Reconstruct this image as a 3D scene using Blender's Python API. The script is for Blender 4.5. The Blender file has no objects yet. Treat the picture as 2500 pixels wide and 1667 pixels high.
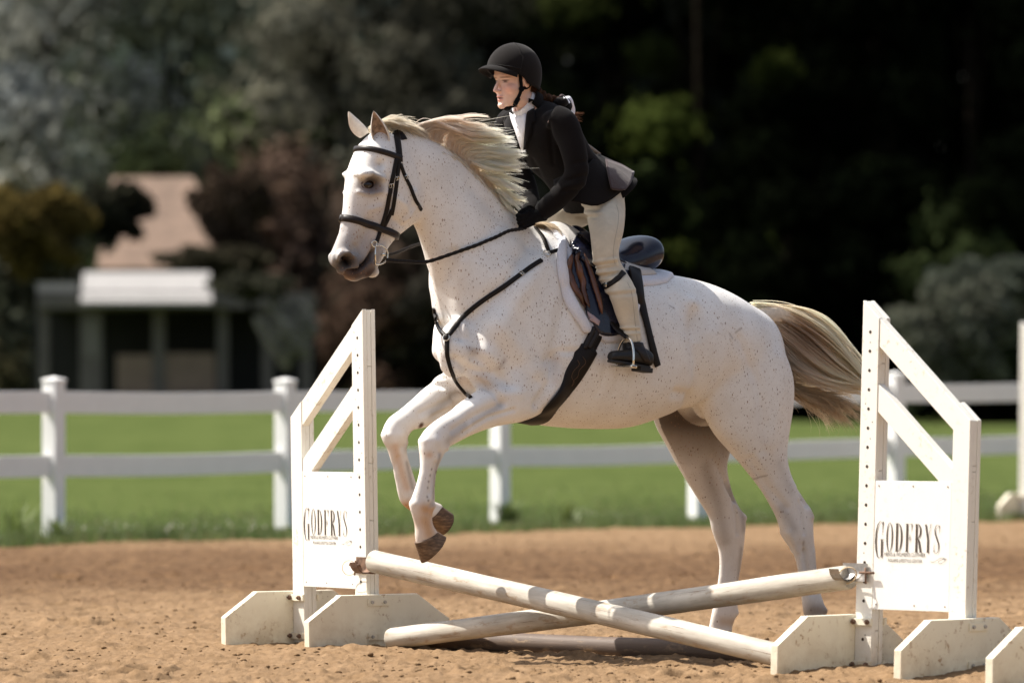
import bpy, bmesh, math, random
import numpy as np
from mathutils import Vector, Matrix
from mathutils.bvhtree import BVHTree
from mathutils import geometry as mgeo

# ------------------------------------------------------------------ camera, world, sun
SC = bpy.context.scene
COL = SC.collection
F = 13889.0          # focal length in pixels of the 2500 px wide photograph (200 mm lens)
H = 1.097            # camera height
YH = 965.0           # row of the horizon
rnd = random.Random(7)
RS = np.random.RandomState(7)

cam_d = bpy.data.cameras.new('camera')
cam = bpy.data.objects.new('camera', cam_d)
COL.objects.link(cam)
cam.location = (0, 0, H)
cam.rotation_euler = (math.radians(90), 0, 0)
cam_d.sensor_width = 36.0
cam_d.lens = 36.0 * F / 2500.0
cam_d.shift_y = (YH - 833.5) / 2500.0
cam_d.clip_start = 0.5
cam_d.clip_end = 2000
cam_d.dof.use_dof = True
cam_d.dof.focus_distance = 24.0
cam_d.dof.aperture_fstop = 2.8
SC.camera = cam

SUN_AZ = (-0.965, 0.262)      # horizontal direction towards the sun
SUN_EL = math.radians(54)
world = bpy.data.worlds.new('World')
SC.world = world
world.use_nodes = True
wn = world.node_tree
for nd in list(wn.nodes): wn.nodes.remove(nd)
wo = wn.nodes.new('ShaderNodeOutputWorld')
wb = wn.nodes.new('ShaderNodeBackground')
wsky = wn.nodes.new('ShaderNodeTexSky')
wsky.sky_type = 'NISHITA'
wsky.sun_disc = False
wsky.sun_elevation = SUN_EL
wsky.sun_rotation = math.atan2(SUN_AZ[0], SUN_AZ[1])
wb.inputs['Strength'].default_value = 0.105
wsky.dust_density = 4.0      # hazy summer sky
whs = wn.nodes.new('ShaderNodeHueSaturation')
whs.inputs['Saturation'].default_value = 0.72
wn.links.new(wsky.outputs[0], whs.inputs['Color'])
wn.links.new(whs.outputs[0], wb.inputs['Color'])
wn.links.new(wb.outputs[0], wo.inputs['Surface'])

sun_d = bpy.data.lights.new('sun', 'SUN')
sun_d.energy = 5.0
sun_d.angle = math.radians(0.5)
sun_d.color = (1.0, 0.945, 0.86)
sun = bpy.data.objects.new('sun', sun_d)
COL.objects.link(sun)
sv = Vector((SUN_AZ[0] * math.cos(SUN_EL), SUN_AZ[1] * math.cos(SUN_EL), math.sin(SUN_EL)))
sun.rotation_euler = sv.to_track_quat('Z', 'Y').to_euler()
sun.location = (-10, 20, 20)

SC.view_settings.view_transform = 'Standard'
SC.view_settings.look = 'None'
SC.view_settings.gamma = 1
SC.view_settings.use_curve_mapping = False
SC.view_settings.exposure = 0.78
SC.render.engine = 'CYCLES'
SC.cycles.max_bounces = 16
SC.cycles.diffuse_bounces = 9
SC.cycles.transparent_max_bounces = 24
SC.cycles.use_denoising = True

# ------------------------------------------------------------------ helpers
def P(px, py, Y):
    """point seen at photograph pixel (px, py) at distance Y"""
    return Vector(((px - 1250.0) * Y / F, Y, H - (py - YH) * Y / F))

AL = math.radians(35)                       # the horse's heading, turned towards the camera
HD = Vector((-math.cos(AL), -math.sin(AL), 0))     # forwards
HN = Vector((math.sin(AL), -math.cos(AL), 0))      # towards the near (left) side of the horse
H0 = Vector((1.27, 24.9, 0))
UP = Vector((0, 0, 1))
def HP(px, py, lat=0.0):
    a = (px - 1250.0) / F
    k = lat + H0.x * HN.x + H0.y * HN.y
    Y = k / (a * HN.x + HN.y)
    return P(px, py, Y)
def loc(p):
    """world -> (forward, near side, up) coordinates of the horse"""
    q = Vector(p) - H0
    return Vector((q.dot(HD), q.dot(HN), p[2]))
def unloc(s, l, z):
    return Vector((H0.x, H0.y, 0)) + HD * s + HN * l + UP * z

def mesh_obj(name, verts, faces, mat=None, parent=None, smooth=True, mats=None, fm=None):
    me = bpy.data.meshes.new(name)
    o = bpy.data.objects.new(name, me)
    COL.objects.link(o)
    off = Vector((0, 0, 0))
    if parent is not None:
        o.parent = parent
        off = root_of(parent)
    v = np.asarray(verts, dtype=float).reshape(-1, 3) - np.array(off)
    me.from_pydata(v.tolist(), [], [tuple(int(i) for i in f) for f in faces])
    if mats:
        for m in mats: me.materials.append(m)
        if fm is not None:
            me.polygons.foreach_set('material_index', np.asarray(fm, dtype=np.int32))
    elif mat: me.materials.append(mat)
    if smooth:
        me.polygons.foreach_set('use_smooth', [True] * len(me.polygons))
    me.update()
    return o

ROOTS = {}
def root_of(o):
    x = Vector((0, 0, 0))
    while o is not None:
        if o.name in ROOTS: return ROOTS[o.name]
        o = o.parent
    return x

def thing(name, label, cat, at, group=None):
    o = bpy.data.objects.new(name, None)
    o.empty_display_size = 0.1
    COL.objects.link(o)
    o.location = at
    ROOTS[o.name] = Vector(at)
    o['label'] = label; o['category'] = cat
    if group: o['group'] = group
    return o
def tag(o, label=None, cat=None, group=None, kind=None):
    if label: o['label'] = label
    if cat: o['category'] = cat
    if group: o['group'] = group
    if kind: o['kind'] = kind
    return o

class MB:
    """collects geometry, then becomes one mesh object"""
    def __init__(s): s.v = []; s.f = []; s.m = []
    def add(s, verts, faces, m=0):
        b = len(s.v)
        s.v.extend([tuple(p) for p in verts]); s.f.extend([tuple(i + b for i in f) for f in faces])
        s.m.extend([m] * len(faces))
        return s
    def box(s, c, ax, ay, az, hx, hy, hz, m=0):
        c = Vector(c); V = []
        for i in (-1, 1):
            for j in (-1, 1):
                for k in (-1, 1):
                    V.append(c + ax * (hx * i) + ay * (hy * j) + az * (hz * k))
        s.add(V, [(0,1,3,2),(4,6,7,5),(0,4,5,1),(2,3,7,6),(0,2,6,4),(1,5,7,3)], m)
        return s
    def prism(s, poly, ax, m=0):
        """poly: points in space, extruded by the vector ax"""
        n = len(poly)
        a = [Vector(p) for p in poly]; b = [p + ax for p in a]
        fs = [tuple(range(n))[::-1], tuple(range(n, 2 * n))]
        for i in range(n):
            j = (i + 1) % n
            fs.append((i, j, n + j, n + i))
        s.add(a + b, fs, m)
        return s
    def tube(s, pts, rad, n=10, m=0, cap=True, sq=1.0):
        V, Fc = tube_geo(pts, rad, n, cap, sq)
        s.add(V, Fc, m)
        return s
    def ell(s, c, ax, ay, az, m=0, nu=16, nv=10):
        V, Fc = ell_geo(c, ax, ay, az, nu, nv)
        s.add(V, Fc, m); return s
    def build(s, name, mat=None, parent=None, smooth=True, mats=None, bevel=0.0, autosm=None):
        o = mesh_obj(name, s.v, s.f, mat, parent, smooth, mats, s.m if mats else None)
        bm = bmesh.new(); bm.from_mesh(o.data)
        bmesh.ops.recalc_face_normals(bm, faces=bm.faces)
        bm.to_mesh(o.data); bm.free()
        if bevel:
            md = o.modifiers.new('bevel', 'BEVEL'); md.width = bevel; md.segments = 2; md.limit_method = 'ANGLE'
            md.angle_limit = math.radians(40)
            md.harden_normals = False
        return o

def tube_geo(pts, rad, n=10, cap=True, sq=1.0):
    pts = [Vector(p) for p in pts]
    k = len(pts)
    if not hasattr(rad, '__len__'): rad = [rad] * k
    V = []; Fc = []
    t0 = (pts[1] - pts[0]).normalized()
    up = Vector((0, 0, 1)) if abs(t0.z) < 0.9 else Vector((1, 0, 0))
    u = (up - t0 * up.dot(t0)).normalized()
    for i in range(k):
        t = (pts[min(i + 1, k - 1)] - pts[max(i - 1, 0)]).normalized()
        u = (u - t * u.dot(t)).normalized()
        w = t.cross(u)
        for j in range(n):
            a = 2 * math.pi * j / n
            V.append(pts[i] + u * (math.cos(a) * rad[i]) + w * (math.sin(a) * rad[i] * sq))
    for i in range(k - 1):
        for j in range(n):
            a = i * n + j; b = i * n + (j + 1) % n
            Fc.append((a, b, b + n, a + n))
    if cap:
        Fc.append(tuple(range(n))[::-1]); Fc.append(tuple(range((k - 1) * n, k * n)))
    return V, Fc

def ell_geo(c, ax, ay, az, nu=16, nv=10):
    c = Vector(c); V = [c + Vector(az)]; Fc = []
    for i in range(1, nv):
        th = math.pi * i / nv
        for j in range(nu):
            ph = 2 * math.pi * j / nu
            V.append(c + Vector(ax) * (math.sin(th) * math.cos(ph)) + Vector(ay) * (math.sin(th) * math.sin(ph)) + Vector(az) * math.cos(th))
    V.append(c - Vector(az))
    for j in range(nu):
        Fc.append((0, 1 + j, 1 + (j + 1) % nu))
        b = 1 + (nv - 2) * nu
        Fc.append((b + (j + 1) % nu, b + j, len(V) - 1))
    for i in range(nv - 2):
        for j in range(nu):
            a = 1 + i * nu + j; b = 1 + i * nu + (j + 1) % nu
            Fc.append((a, a + nu, b + nu, b))
    return V, Fc

def cr(pts, m):
    """Catmull-Rom resampling of a list of number tuples, m steps per span"""
    A = np.array(pts, dtype=float); n = len(A); out = []
    for i in range(n - 1):
        p0 = A[max(i - 1, 0)]; p1 = A[i]; p2 = A[i + 1]; p3 = A[min(i + 2, n - 1)]
        for k in range(m):
            t = k / m
            out.append(0.5 * ((2 * p1) + (-p0 + p2) * t + (2 * p0 - 5 * p1 + 4 * p2 - p3) * t * t + (-p0 + 3 * p1 - 3 * p2 + p3) * t ** 3))
    out.append(A[-1])
    return np.array(out)

def loft(stations, n=28, m=4, fn=HP):
    """stations: (Tx,Ty,Bx,By,width,lat,egg,pw) traced on the photograph, T/B = both edges of the section.
    egg>0: wider towards B."""
    S = []
    for s in stations:
        s = list(s)
        while len(s) < 8: s.append([0, 0, 0, 0, .1, 0, 0, 2.0][len(s)])
        S.append(s)
    S = cr(S, m)
    V = []; Fc = []
    rings = [(S[0], .35)] + [(s, 1) for s in S] + [(S[-1], .35)]
    for s, sc in rings:
        T = fn(s[0], s[1], s[5]); B = fn(s[2], s[3], s[5])
        c = (T + B) / 2; u = (T - B) / 2 * sc
        e = 2.0 / s[7]
        for j in range(n):
            a = 2 * math.pi * j / n
            ca, sa = math.cos(a), math.sin(a)
            cu = math.copysign(abs(ca) ** e, ca); su = math.copysign(abs(sa) ** e, sa)
            w = s[4] * sc * (1 - s[6] * cu)
            V.append(c + u * cu + HN * (w * su))
    k = len(rings)
    for i in range(k - 1):
        for j in range(n):
            a = i * n + j; b = i * n + (j + 1) % n
            Fc.append((a, b, b + n, a + n))
    Fc.append(tuple(range(n))[::-1]); Fc.append(tuple(range((k - 1) * n, k * n)))
    return V, Fc

def remesh(parts, voxel):
    """union of closed shapes into one continuous surface"""
    mb = MB()
    for V, Fc in parts: mb.add(V, Fc)
    me = bpy.data.meshes.new('tmp'); o = bpy.data.objects.new('tmp', me); COL.objects.link(o)
    me.from_pydata([tuple(v) for v in mb.v], [], mb.f)
    bm = bmesh.new(); bm.from_mesh(me); bmesh.ops.recalc_face_normals(bm, faces=bm.faces); bm.to_mesh(me); bm.free()
    md = o.modifiers.new('r', 'REMESH'); md.mode = 'VOXEL'; md.voxel_size = voxel; md.adaptivity = 0
    dg = bpy.context.evaluated_depsgraph_get()
    ev = o.evaluated_get(dg); m2 = ev.to_mesh()
    v = np.empty(len(m2.vertices) * 3); m2.vertices.foreach_get('co', v); v = v.reshape(-1, 3)
    nl = len(m2.loops); li = np.empty(nl, dtype=np.int64); m2.loops.foreach_get('vertex_index', li)
    ls = np.empty(len(m2.polygons), dtype=np.int64); m2.polygons.foreach_get('loop_start', ls)
    lt = np.empty(len(m2.polygons), dtype=np.int64); m2.polygons.foreach_get('loop_total', lt)
    if (lt == 4).all(): fc = li.reshape(-1, 4)
    else: fc = [tuple(li[a:a + b]) for a, b in zip(ls, lt)]
    ev.to_mesh_clear()
    bpy.data.objects.remove(o); bpy.data.meshes.remove(me)
    return v, fc

def edges_of(fc):
    fc = np.asarray(fc)
    e = np.concatenate([fc[:, [i, (i + 1) % fc.shape[1]]] for i in range(fc.shape[1])])
    e.sort(axis=1)
    return np.unique(e, axis=0)
def smooth(v, e, it, lam=0.5, mask=None, mu=None):
    n = len(v); deg = np.bincount(e.ravel(), minlength=n).astype(float)
    deg[deg == 0] = 1
    def step(v, l):
        s = np.empty_like(v)
        for k in range(3):
            s[:, k] = np.bincount(e[:, 0], v[e[:, 1], k], n) + np.bincount(e[:, 1], v[e[:, 0], k], n)
        d = s / deg[:, None] - v
        if mask is not None: d = d * mask[:, None]
        return v + l * d
    for i in range(it):
        v = step(v, lam)
        if mu: v = step(v, mu)
    return v
def vnormals(v, fc):
    fc = np.asarray(fc)
    a = v[fc[:, 0]]; b = v[fc[:, 1]]; c = v[fc[:, 2]]; d = v[fc[:, -1]]
    n = np.cross(c - a, d - b) if fc.shape[1] == 4 else np.cross(b - a, c - a)
    out = np.zeros_like(v)
    for k in range(fc.shape[1]):
        for j in range(3): out[:, j] += np.bincount(fc[:, k], n[:, j], len(v))
    out /= (np.linalg.norm(out, axis=1)[:, None] + 1e-12)
    return out
def seg_dist(p, a, b):
    """distance of 2-D points p to the segment ab, and parameter"""
    d = b - a; t = np.clip(((p - a) @ d) / (d @ d + 1e-12), 0, 1)
    q = a + t[:, None] * d
    return np.linalg.norm(p - q, axis=1), t
def proj_px(v):
    return np.stack([1250 + v[:, 0] / v[:, 1] * F, YH + (H - v[:, 2]) / v[:, 1] * F], axis=1)

def set_color(o, name, rgb):
    me = o.data
    at = me.color_attributes.new(name, 'FLOAT_COLOR', 'POINT')
    a = np.ones((len(me.vertices), 4)); a[:, :3] = rgb
    at.data.foreach_set('color', a.ravel())

# value noise on numpy arrays -------------------------------------------------
_lat = RS.rand(256, 256)
def vnoise(x, y):
    xi = np.floor(x).astype(int); yi = np.floor(y).astype(int)
    fx = x - xi; fy = y - yi
    fx = fx * fx * (3 - 2 * fx); fy = fy * fy * (3 - 2 * fy)
    g = lambda i, j: _lat[i % 256, j % 256]
    return (g(xi, yi) * (1 - fx) + g(xi + 1, yi) * fx) * (1 - fy) + (g(xi, yi + 1) * (1 - fx) + g(xi + 1, yi + 1) * fx) * fy
# ------------------------------------------------------------------ materials
class NT:
    def __init__(s, name):
        s.m = bpy.data.materials.new(name); s.m.use_nodes = True
        s.t = s.m.node_tree
        for n in list(s.t.nodes): s.t.nodes.remove(n)
        s.out = s.n('ShaderNodeOutputMaterial')
        s.b = s.n('ShaderNodeBsdfPrincipled')
        s.l(s.b.outputs[0], s.out.inputs['Surface'])
    def n(s, t, **kw):
        x = s.t.nodes.new(t)
        for k, v in kw.items(): setattr(x, k, v)
        return x
    def l(s, a, b): s.t.links.new(a, b)
    def set(s, **kw):
        for k, v in kw.items():
            k = k.replace('_', ' ')
            i = s.b.inputs[k]
            if hasattr(v, 'is_linked'): s.l(v, i)
            else: i.default_value = v if not (isinstance(v, tuple) and len(v) == 3) else (*v, 1)
    def coord(s, kind='Object', scale=(1, 1, 1), rot=(0, 0, 0)):
        c = s.n('ShaderNodeTexCoord'); m = s.n('ShaderNodeMapping')
        m.inputs['Scale'].default_value = scale; m.inputs['Rotation'].default_value = rot
        s.l(c.outputs[kind], m.inputs['Vector']); return m.outputs[0]
    def noise(s, scale, vec=None, detail=4, rough=.55, dist=0):
        x = s.n('ShaderNodeTexNoise'); x.inputs['Scale'].default_value = scale
        x.inputs['Detail'].default_value = detail; x.inputs['Roughness'].default_value = rough
        x.inputs['Distortion'].default_value = dist
        if vec is not None: s.l(vec, x.inputs['Vector'])
        return x.outputs['Fac']
    def vor(s, scale, vec=None, feature='F1', rand=1):
        x = s.n('ShaderNodeTexVoronoi'); x.feature = feature
        x.inputs['Scale'].default_value = scale; x.inputs['Randomness'].default_value = rand
        if vec is not None: s.l(vec, x.inputs['Vector'])
        return x
    def ramp(s, fac, stops):
        r = s.n('ShaderNodeValToRGB'); e = r.color_ramp.elements
        while len(e) > 1: e.remove(e[-1])
        e[0].position = stops[0][0]; e[0].color = _c(stops[0][1])
        for p, c in stops[1:]:
            x = e.new(p); x.color = _c(c)
        s.l(fac, r.inputs[0]); return r.outputs[0]
    def mix(s, fac, a, b, mode='MIX'):
        x = s.n('ShaderNodeMix'); x.data_type = 'RGBA'; x.blend_type = mode
        for v, i in ((fac, 0), (a, 6), (b, 7)):
            if hasattr(v, 'is_linked'): s.l(v, x.inputs[i])
            else: x.inputs[i].default_value = v if not isinstance(v, tuple) else _c(v)
        return x.outputs[2]
    def math(s, op, a, b=None, clamp=False):
        x = s.n('ShaderNodeMath'); x.operation = op; x.use_clamp = clamp
        for v, i in ((a, 0), (b, 1)):
            if v is None: continue
            if hasattr(v, 'is_linked'): s.l(v, x.inputs[i])
            else: x.inputs[i].default_value = v
        return x.outputs[0]
    def bump(s, h, strength=.3, dist=.01):
        x = s.n('ShaderNodeBump'); x.inputs['Strength'].default_value = strength; x.inputs['Distance'].default_value = dist
        s.l(h, x.inputs['Height']); s.l(x.outputs[0], s.b.inputs['Normal']); return x
    def attr(s, name):
        x = s.n('ShaderNodeAttribute'); x.attribute_name = name; return x.outputs['Color']
def _c(c): return (*c, 1) if len(c) == 3 else (c if len(c) == 4 else (c[0],) * 3 + (1,))

def m_simple(name, col, rough=.6, var=.12, scale=30, bump=.15, bd=.002, **kw):
    t = NT(name); v = t.coord()
    n = t.noise(scale, v, 5)
    d = tuple(c * (1 - var) for c in col); l = tuple(min(1, c * (1 + var)) for c in col)
    t.set(Base_Color=t.ramp(n, [(.3, d), (.7, l)]), Roughness=rough, **kw)
    if bump: t.bump(n, bump, bd)
    return t.m

# white paint on weathered boards
def m_paint(name, base=(.80, .775, .70), dirt=(.42, .33, .21), amount=.5, low=True):
    t = NT(name); v = t.coord('Object')
    grain = t.noise(6, t.coord('Object', (3, 3, 1.2)), 8, .6)
    n2 = t.noise(38, v, 6, .7)
    big = t.noise(4.5, v, 5, .6)
    c = t.mix(t.ramp(grain, [(.35, (0,)), (.75, (.22,))]), base, tuple(b * .86 for b in base))
    chips = t.ramp(n2, [(.575, (0,)), (.61, (1,))])
    msk = t.math('MULTIPLY', chips, t.ramp(big, [(.45, (0,)), (.62, (1,))]))
    c = t.mix(t.math('MULTIPLY', msk, amount), c, dirt)
    if low:
        g = t.n('ShaderNodeNewGeometry'); sx = t.n('ShaderNodeSeparateXYZ'); t.l(g.outputs['Position'], sx.inputs[0])
        z = t.n('ShaderNodeMapRange'); z.inputs[1].default_value = 0.20; z.inputs[2].default_value = 0.0
        t.l(sx.outputs[2], z.inputs[0])
        k = t.math('MULTIPLY', z.outputs[0], t.ramp(t.noise(9, v, 6, .7), [(.35, (.05,)), (.7, (.8,))]))
        c = t.mix(k, c, (.44, .33, .20))
    t.set(Base_Color=c, Roughness=.55)
    t.bump(t.noise(25, t.coord('Object', (1, 1, .25)), 7, .65), .35, .0025)
    return t.m

M = {}
M['paint'] = m_paint('white_board_paint')
M['paint_foot'] = m_paint('cream_foot_paint', (.80, .75, .60), (.33, .19, .08), .9)
M['paint_clean'] = m_paint('sign_board_paint', (.82, .80, .745), (.5, .42, .3), .35, low=False)
M['vinyl'] = m_simple('white_fence_vinyl', (.86, .855, .835), .45, .03, 6, .05)
M['steel'] = m_simple('dull_steel', (.42, .41, .40), .38, .2, 60, .1, Metallic=.9)
M['silver'] = m_simple('polished_metal', (.75, .72, .64), .22, .1, 60, .05, Metallic=1.0)
M['rust'] = m_simple('rusty_iron', (.17, .10, .065), .8, .45, 50, .3, Metallic=.3)
M['hole'] = m_simple('drilled_hole_dark', (.035, .022, .014), .95, .2, 60, 0)
M['ink'] = m_simple('brown_black_sign_ink', (.06, .042, .028), .7, .25, 90, 0)
M['leather'] = m_simple('black_brown_leather', (.008, .0052, .004), .5, .3, 60, .25, .001, **{'Specular_IOR_Level': .22})
M['leather_brown'] = m_simple('tan_saddle_leather', (.085, .032, .015), .24, .6, 14, .25, .002)
M['seat_leather'] = m_simple('dark_seat_leather', (.008, .010, .024), .22, .25, 14, .12, .001)  # black leather with the blue of the reflected sky put into its colour
M['glove'] = m_simple('black_knit_glove', (.006, .006, .0065), .9, .4, 120, .5, .001, **{'Specular_IOR_Level': .1})
M['boot'] = m_simple('worn_black_boot', (.010, .0095, .0095), .42, .5, 30, .2, .001, **{'Specular_IOR_Level': .35})
M['rubber'] = m_simple('black_boot_sole', (.012, .012, .012), .7, .2, 60, .2)
M['rope'] = m_simple('pale_cord', (.55, .42, .26), .8, .2, 90, .2)
M['ribbon'] = m_simple('white_ribbon', (.78, .78, .84), .5, .08, 40, .2)

def m_pole(nm='weathered_round_rail', A=(.55, .51, .435), B=(.31, .275, .225)):
    t = NT(nm); v = t.coord('Object')
    st = t.coord('Object', (30, 30, 2.2))
    g = t.noise(1.0, st, 8, .62)
    big = t.noise(1, t.coord('Object', (9, 9, 2.2)), 6, .65)
    c = t.mix(t.ramp(big, [(.38, (0,)), (.68, (1,))]), A, B)
    cracks = t.ramp(t.noise(1.0, t.coord('Object', (140, 140, 2.4)), 5, .6), [(.33, (1,)), (.37, (0,))])
    c = t.mix(t.ramp(g, [(.40, (.5,)), (.58, (0,))]), c, tuple(b * .85 for b in B))
    c = t.mix(t.math('MULTIPLY', cracks, .85), c, (.12, .075, .045))
    worn = t.ramp(t.noise(14, t.coord('Object', (1.5, 1.5, .5)), 8, .75), [(.55, (0,)), (.62, (1,))])
    c = t.mix(t.math('MULTIPLY', worn, .6), c, (.27, .18, .10))
    t.set(Base_Color=c, Roughness=.65)
    t.bump(g, .5, .004)
    return t.m
M['pole'] = m_pole(); M['pole_brown_shaded'] = m_pole('shade_darkened_brown_rail', (.115, .075, .052), (.075, .048, .034))  # ground rail: brown wood, darkened further for the shade it lies in

def m_coat():
    t = NT('flea_bitten_grey_coat'); v = t.coord('Object')
    att = t.attr('paint')
    dens = t.attr('fleck')
    # flecks: small, elongated, sparse
    vo = t.vor(92, t.coord('Object', (1.15, 1.15, .55), (0.0, 0.35, 0.0)))
    vs = t.n('ShaderNodeSeparateColor'); t.l(vo.outputs['Color'], vs.inputs[0])
    size = t.math('MULTIPLY', vs.outputs[0], .35)
    spot = t.math('LESS_THAN', vo.outputs['Distance'], t.math('SUBTRACT', size, .04))
    keep = t.math('LESS_THAN', vs.outputs[1], dens)
    f1 = t.math('MULTIPLY', spot, keep)
    vo2 = t.vor(170, t.coord('Object', (1.0, 1.0, .55), (0.0, 0.5, 0)))
    vs2 = t.n('ShaderNodeSeparateColor'); t.l(vo2.outputs['Color'], vs2.inputs[0])
    spot2 = t.math('LESS_THAN', vo2.outputs['Distance'], t.math('MULTIPLY', vs2.outputs[0], .30))
    keep2 = t.math('LESS_THAN', vs2.outputs[1], t.math('MULTIPLY', dens, .9))
    f2 = t.math('MULTIPLY', spot2, keep2)
    fl = t.math('MAXIMUM', f1, t.math('MULTIPLY', f2, .65))
    fcol = t.ramp(vs.outputs[2], [(0, (.11, .05, .028)), (1, (.33, .19, .11))])
    hair = t.noise(1.0, t.coord('Object', (260, 260, 60)), 3, .6)
    blot = t.noise(7, v, 5, .6)
    base = t.mix(t.ramp(blot, [(.38, (0,)), (.66, (.30,))]), att, (.70, .64, .58), 'MULTIPLY')
    base = t.mix(t.ramp(hair, [(.3, (0,)), (.8, (.30,))]), base, (.70, .62, .54), 'MULTIPLY')
    c = t.mix(t.math('MULTIPLY', fl, t.ramp(vs2.outputs[2], [(0, (.35,)), (.5, (.75,)), (1, (.9,))])), base, fcol)
    t.set(Base_Color=c, Roughness=.5)
    t.b.inputs['Specular IOR Level'].default_value = .18
    t.b.inputs['Sheen Weight'].default_value = 0
    h = t.math('ADD', t.math('MULTIPLY', t.noise(22, v, 5, .55), .9), t.math('MULTIPLY', hair, .12))
    t.bump(h, .16, .006)
    return t.m
M['coat'] = m_coat()

def m_hoof():
    t = NT('hoof_horn'); n = t.noise(1, t.coord('Object', (25, 25, 90)), 6, .6)
    t.set(Base_Color=t.ramp(n, [(.3, (.045, .024, .013)), (.5, (.12, .068, .035)), (.72, (.26, .165, .095))]), Roughness=.6)
    t.bump(n, .5, .004); return t.m
M['hoof'] = m_hoof()

def m_hair(name, transl=.35, open_=0.0):
    t = NT(name)
    c = t.attr('hair')
    t.set(Base_Color=c, Roughness=.42)
    t.b.inputs['Specular IOR Level'].default_value = .4
    tr = t.n('ShaderNodeBsdfTranslucent'); t.l(c, tr.inputs[0])
    mx = t.n('ShaderNodeMixShader'); mx.inputs[0].default_value = transl
    t.l(t.b.outputs[0], mx.inputs[1]); t.l(tr.outputs[0], mx.inputs[2]); t.l(mx.outputs[0], t.out.inputs['Surface'])
    if open_:      # fine hairs let part of the light through
        tp = t.n('ShaderNodeBsdfTransparent'); m2 = t.n('ShaderNodeMixShader'); m2.inputs[0].default_value = open_
        t.l(mx.outputs[0], m2.inputs[1]); t.l(tp.outputs[0], m2.inputs[2]); t.l(m2.outputs[0], t.out.inputs['Surface'])
    return t.m
M['hair'] = m_hair('horse_hair', .6, .42)
M['rider_hair'] = m_hair('brown_hair', .15)

def m_skin():
    t = NT('skin'); c = t.attr('paint')
    n = t.noise(60, t.coord(), 4)
    t.set(Base_Color=t.mix(t.ramp(n, [(.3, (0,)), (.8, (.12,))]), c, (.62, .25, .17)), Roughness=.42)
    t.b.inputs['Subsurface Weight'].default_value = .12
    t.b.inputs['Subsurface Radius'].default_value = (.012, .004, .002)
    t.b.inputs['Subsurface Scale'].default_value = .6
    return t.m
M['skin'] = m_skin()

def m_cloth(name, col, weave=700, rough=.85, wr=18, wd=.006, sheen=.3):
    t = NT(name); v = t.coord()
    n = t.noise(wr, v, 5, .6, .6); f = t.noise(weave, v, 2)
    d = tuple(c * .8 for c in col)
    t.set(Base_Color=t.mix(t.ramp(n, [(.3, (0,)), (.7, (1,))]), d, col), Roughness=rough)
    t.b.inputs['Sheen Weight'].default_value = sheen
    t.b.inputs['Specular IOR Level'].default_value = .2
    t.bump(t.math('ADD', t.math('MULTIPLY', n, 1.0), t.math('MULTIPLY', f, .05)), .45, wd)
    return t.m
M['jacket'] = m_cloth('black_wool_jacket', (.0050, .0038, .0040), 500, .95, 14, .006, .03)
M['sunlit_wool_ribbon'] = m_cloth('mauve_sunlit_wool_and_ribbon', (.045, .026, .027), 500, .7, 20, .006, .2)  # jacket wool with the sunlight put into its colour; also one hair ribbon
M['breeches'] = m_cloth('beige_breeches', (.62, .56, .45), 900, .75, 16, .006, .2)
M['shirt'] = m_cloth('white_show_shirt', (.80, .80, .84), 900, .8, 18, .006, .1)
M['velvet'] = m_cloth('black_velvet', (.0070, .0052, .0048), 300, .95, 22, .001, .08)
def m_fleece(name, col):
    t = NT(name); v = t.coord()
    n = t.noise(170, v, 5, .7)
    t.set(Base_Color=t.ramp(n, [(.25, tuple(c * .8 for c in col)), (.7, col)]), Roughness=.95)
    t.b.inputs['Sheen Weight'].default_value = .4
    t.bump(n, .8, .006); return t.m
M['fleece'] = m_fleece('white_fleece', (.78, .79, .86))
M['felt'] = m_fleece('grey_felt_pad', (.58, .55, .52))
def m_eye():
    t = NT('dark_horse_eye'); t.set(Base_Color=(.012, .005, .003), Roughness=.14)
    return t.m
M['eye'] = m_eye()
# ------------------------------------------------------------------ the riding arena and the field
FA = [(-3.48, 43.2), (-1.83, 45.9), (-0.10, 48.4), (1.62, 49.6), (3.45, 51.2)]   # fence posts
def edge_Y(x):
    """where the dirt ends (a little in front of the fence line)"""
    return np.interp(x, [-14, -6, -3.7, -2.9, -1.9, -.16, .87, 2.6, 3.8, 6, 14], [31, 38.5, 41.2, 42.3, 43.3, 45.5, 46.9, 48.4, 49.8, 51.5, 58])

def clods(x, Y):
    h = np.zeros_like(x)
    h += (vnoise(x * .8, Y * .5) - .5) * .035
    h += (vnoise(x * 3 + 9, Y * 2.2) - .5) * .022
    n = vnoise(x * 13 + 5, Y * 10 + 3); h += np.clip(n - .55, 0, 1) ** 1.2 * .028
    n = vnoise(x * 28 + 1, Y * 22 + 7); h += np.clip(n - .5, 0, 1) * .022
    n = vnoise(x * 60 + 1, Y * 48 + 7); h += (n - .5) * .010
    return h
PRINTS = [(rnd.uniform(-1, 1) * (y_ * .10), y_, rnd.uniform(0, 6)) for y_ in [20.6 + 20 * rnd.random() ** 1.3 for _ in range(150)]]
def ground_z(x, Y):
    x = np.asarray(x, float); Y = np.asarray(Y, float)
    h = clods(x, Y)
    for (cx, cy, r, a) in [(-.85, 24.2, .5, .012), (1.9, 22.2, .5, .03), (1.3, 22.5, .3, .025), (0.1, 24.1, .5, .015)]:
        h += a * np.exp(-((x - cx) ** 2 + (Y - cy) ** 2) / r ** 2)
    for (cx, cy, a) in PRINTS:
        m = (np.abs(x - cx) < .25) & (np.abs(Y - cy) < .35)
        if not m.any(): continue
        d = np.sqrt(((x - cx) / .075) ** 2 + ((Y - cy) / .085) ** 2)
        h = h + np.where(m, -.026 * np.exp(-d ** 4) + .014 * np.exp(-((d - 1.35) / .35) ** 2) * (1 + .6 * np.sin(a + 5 * x + 9 * Y)), 0)
    return h - .004

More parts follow.
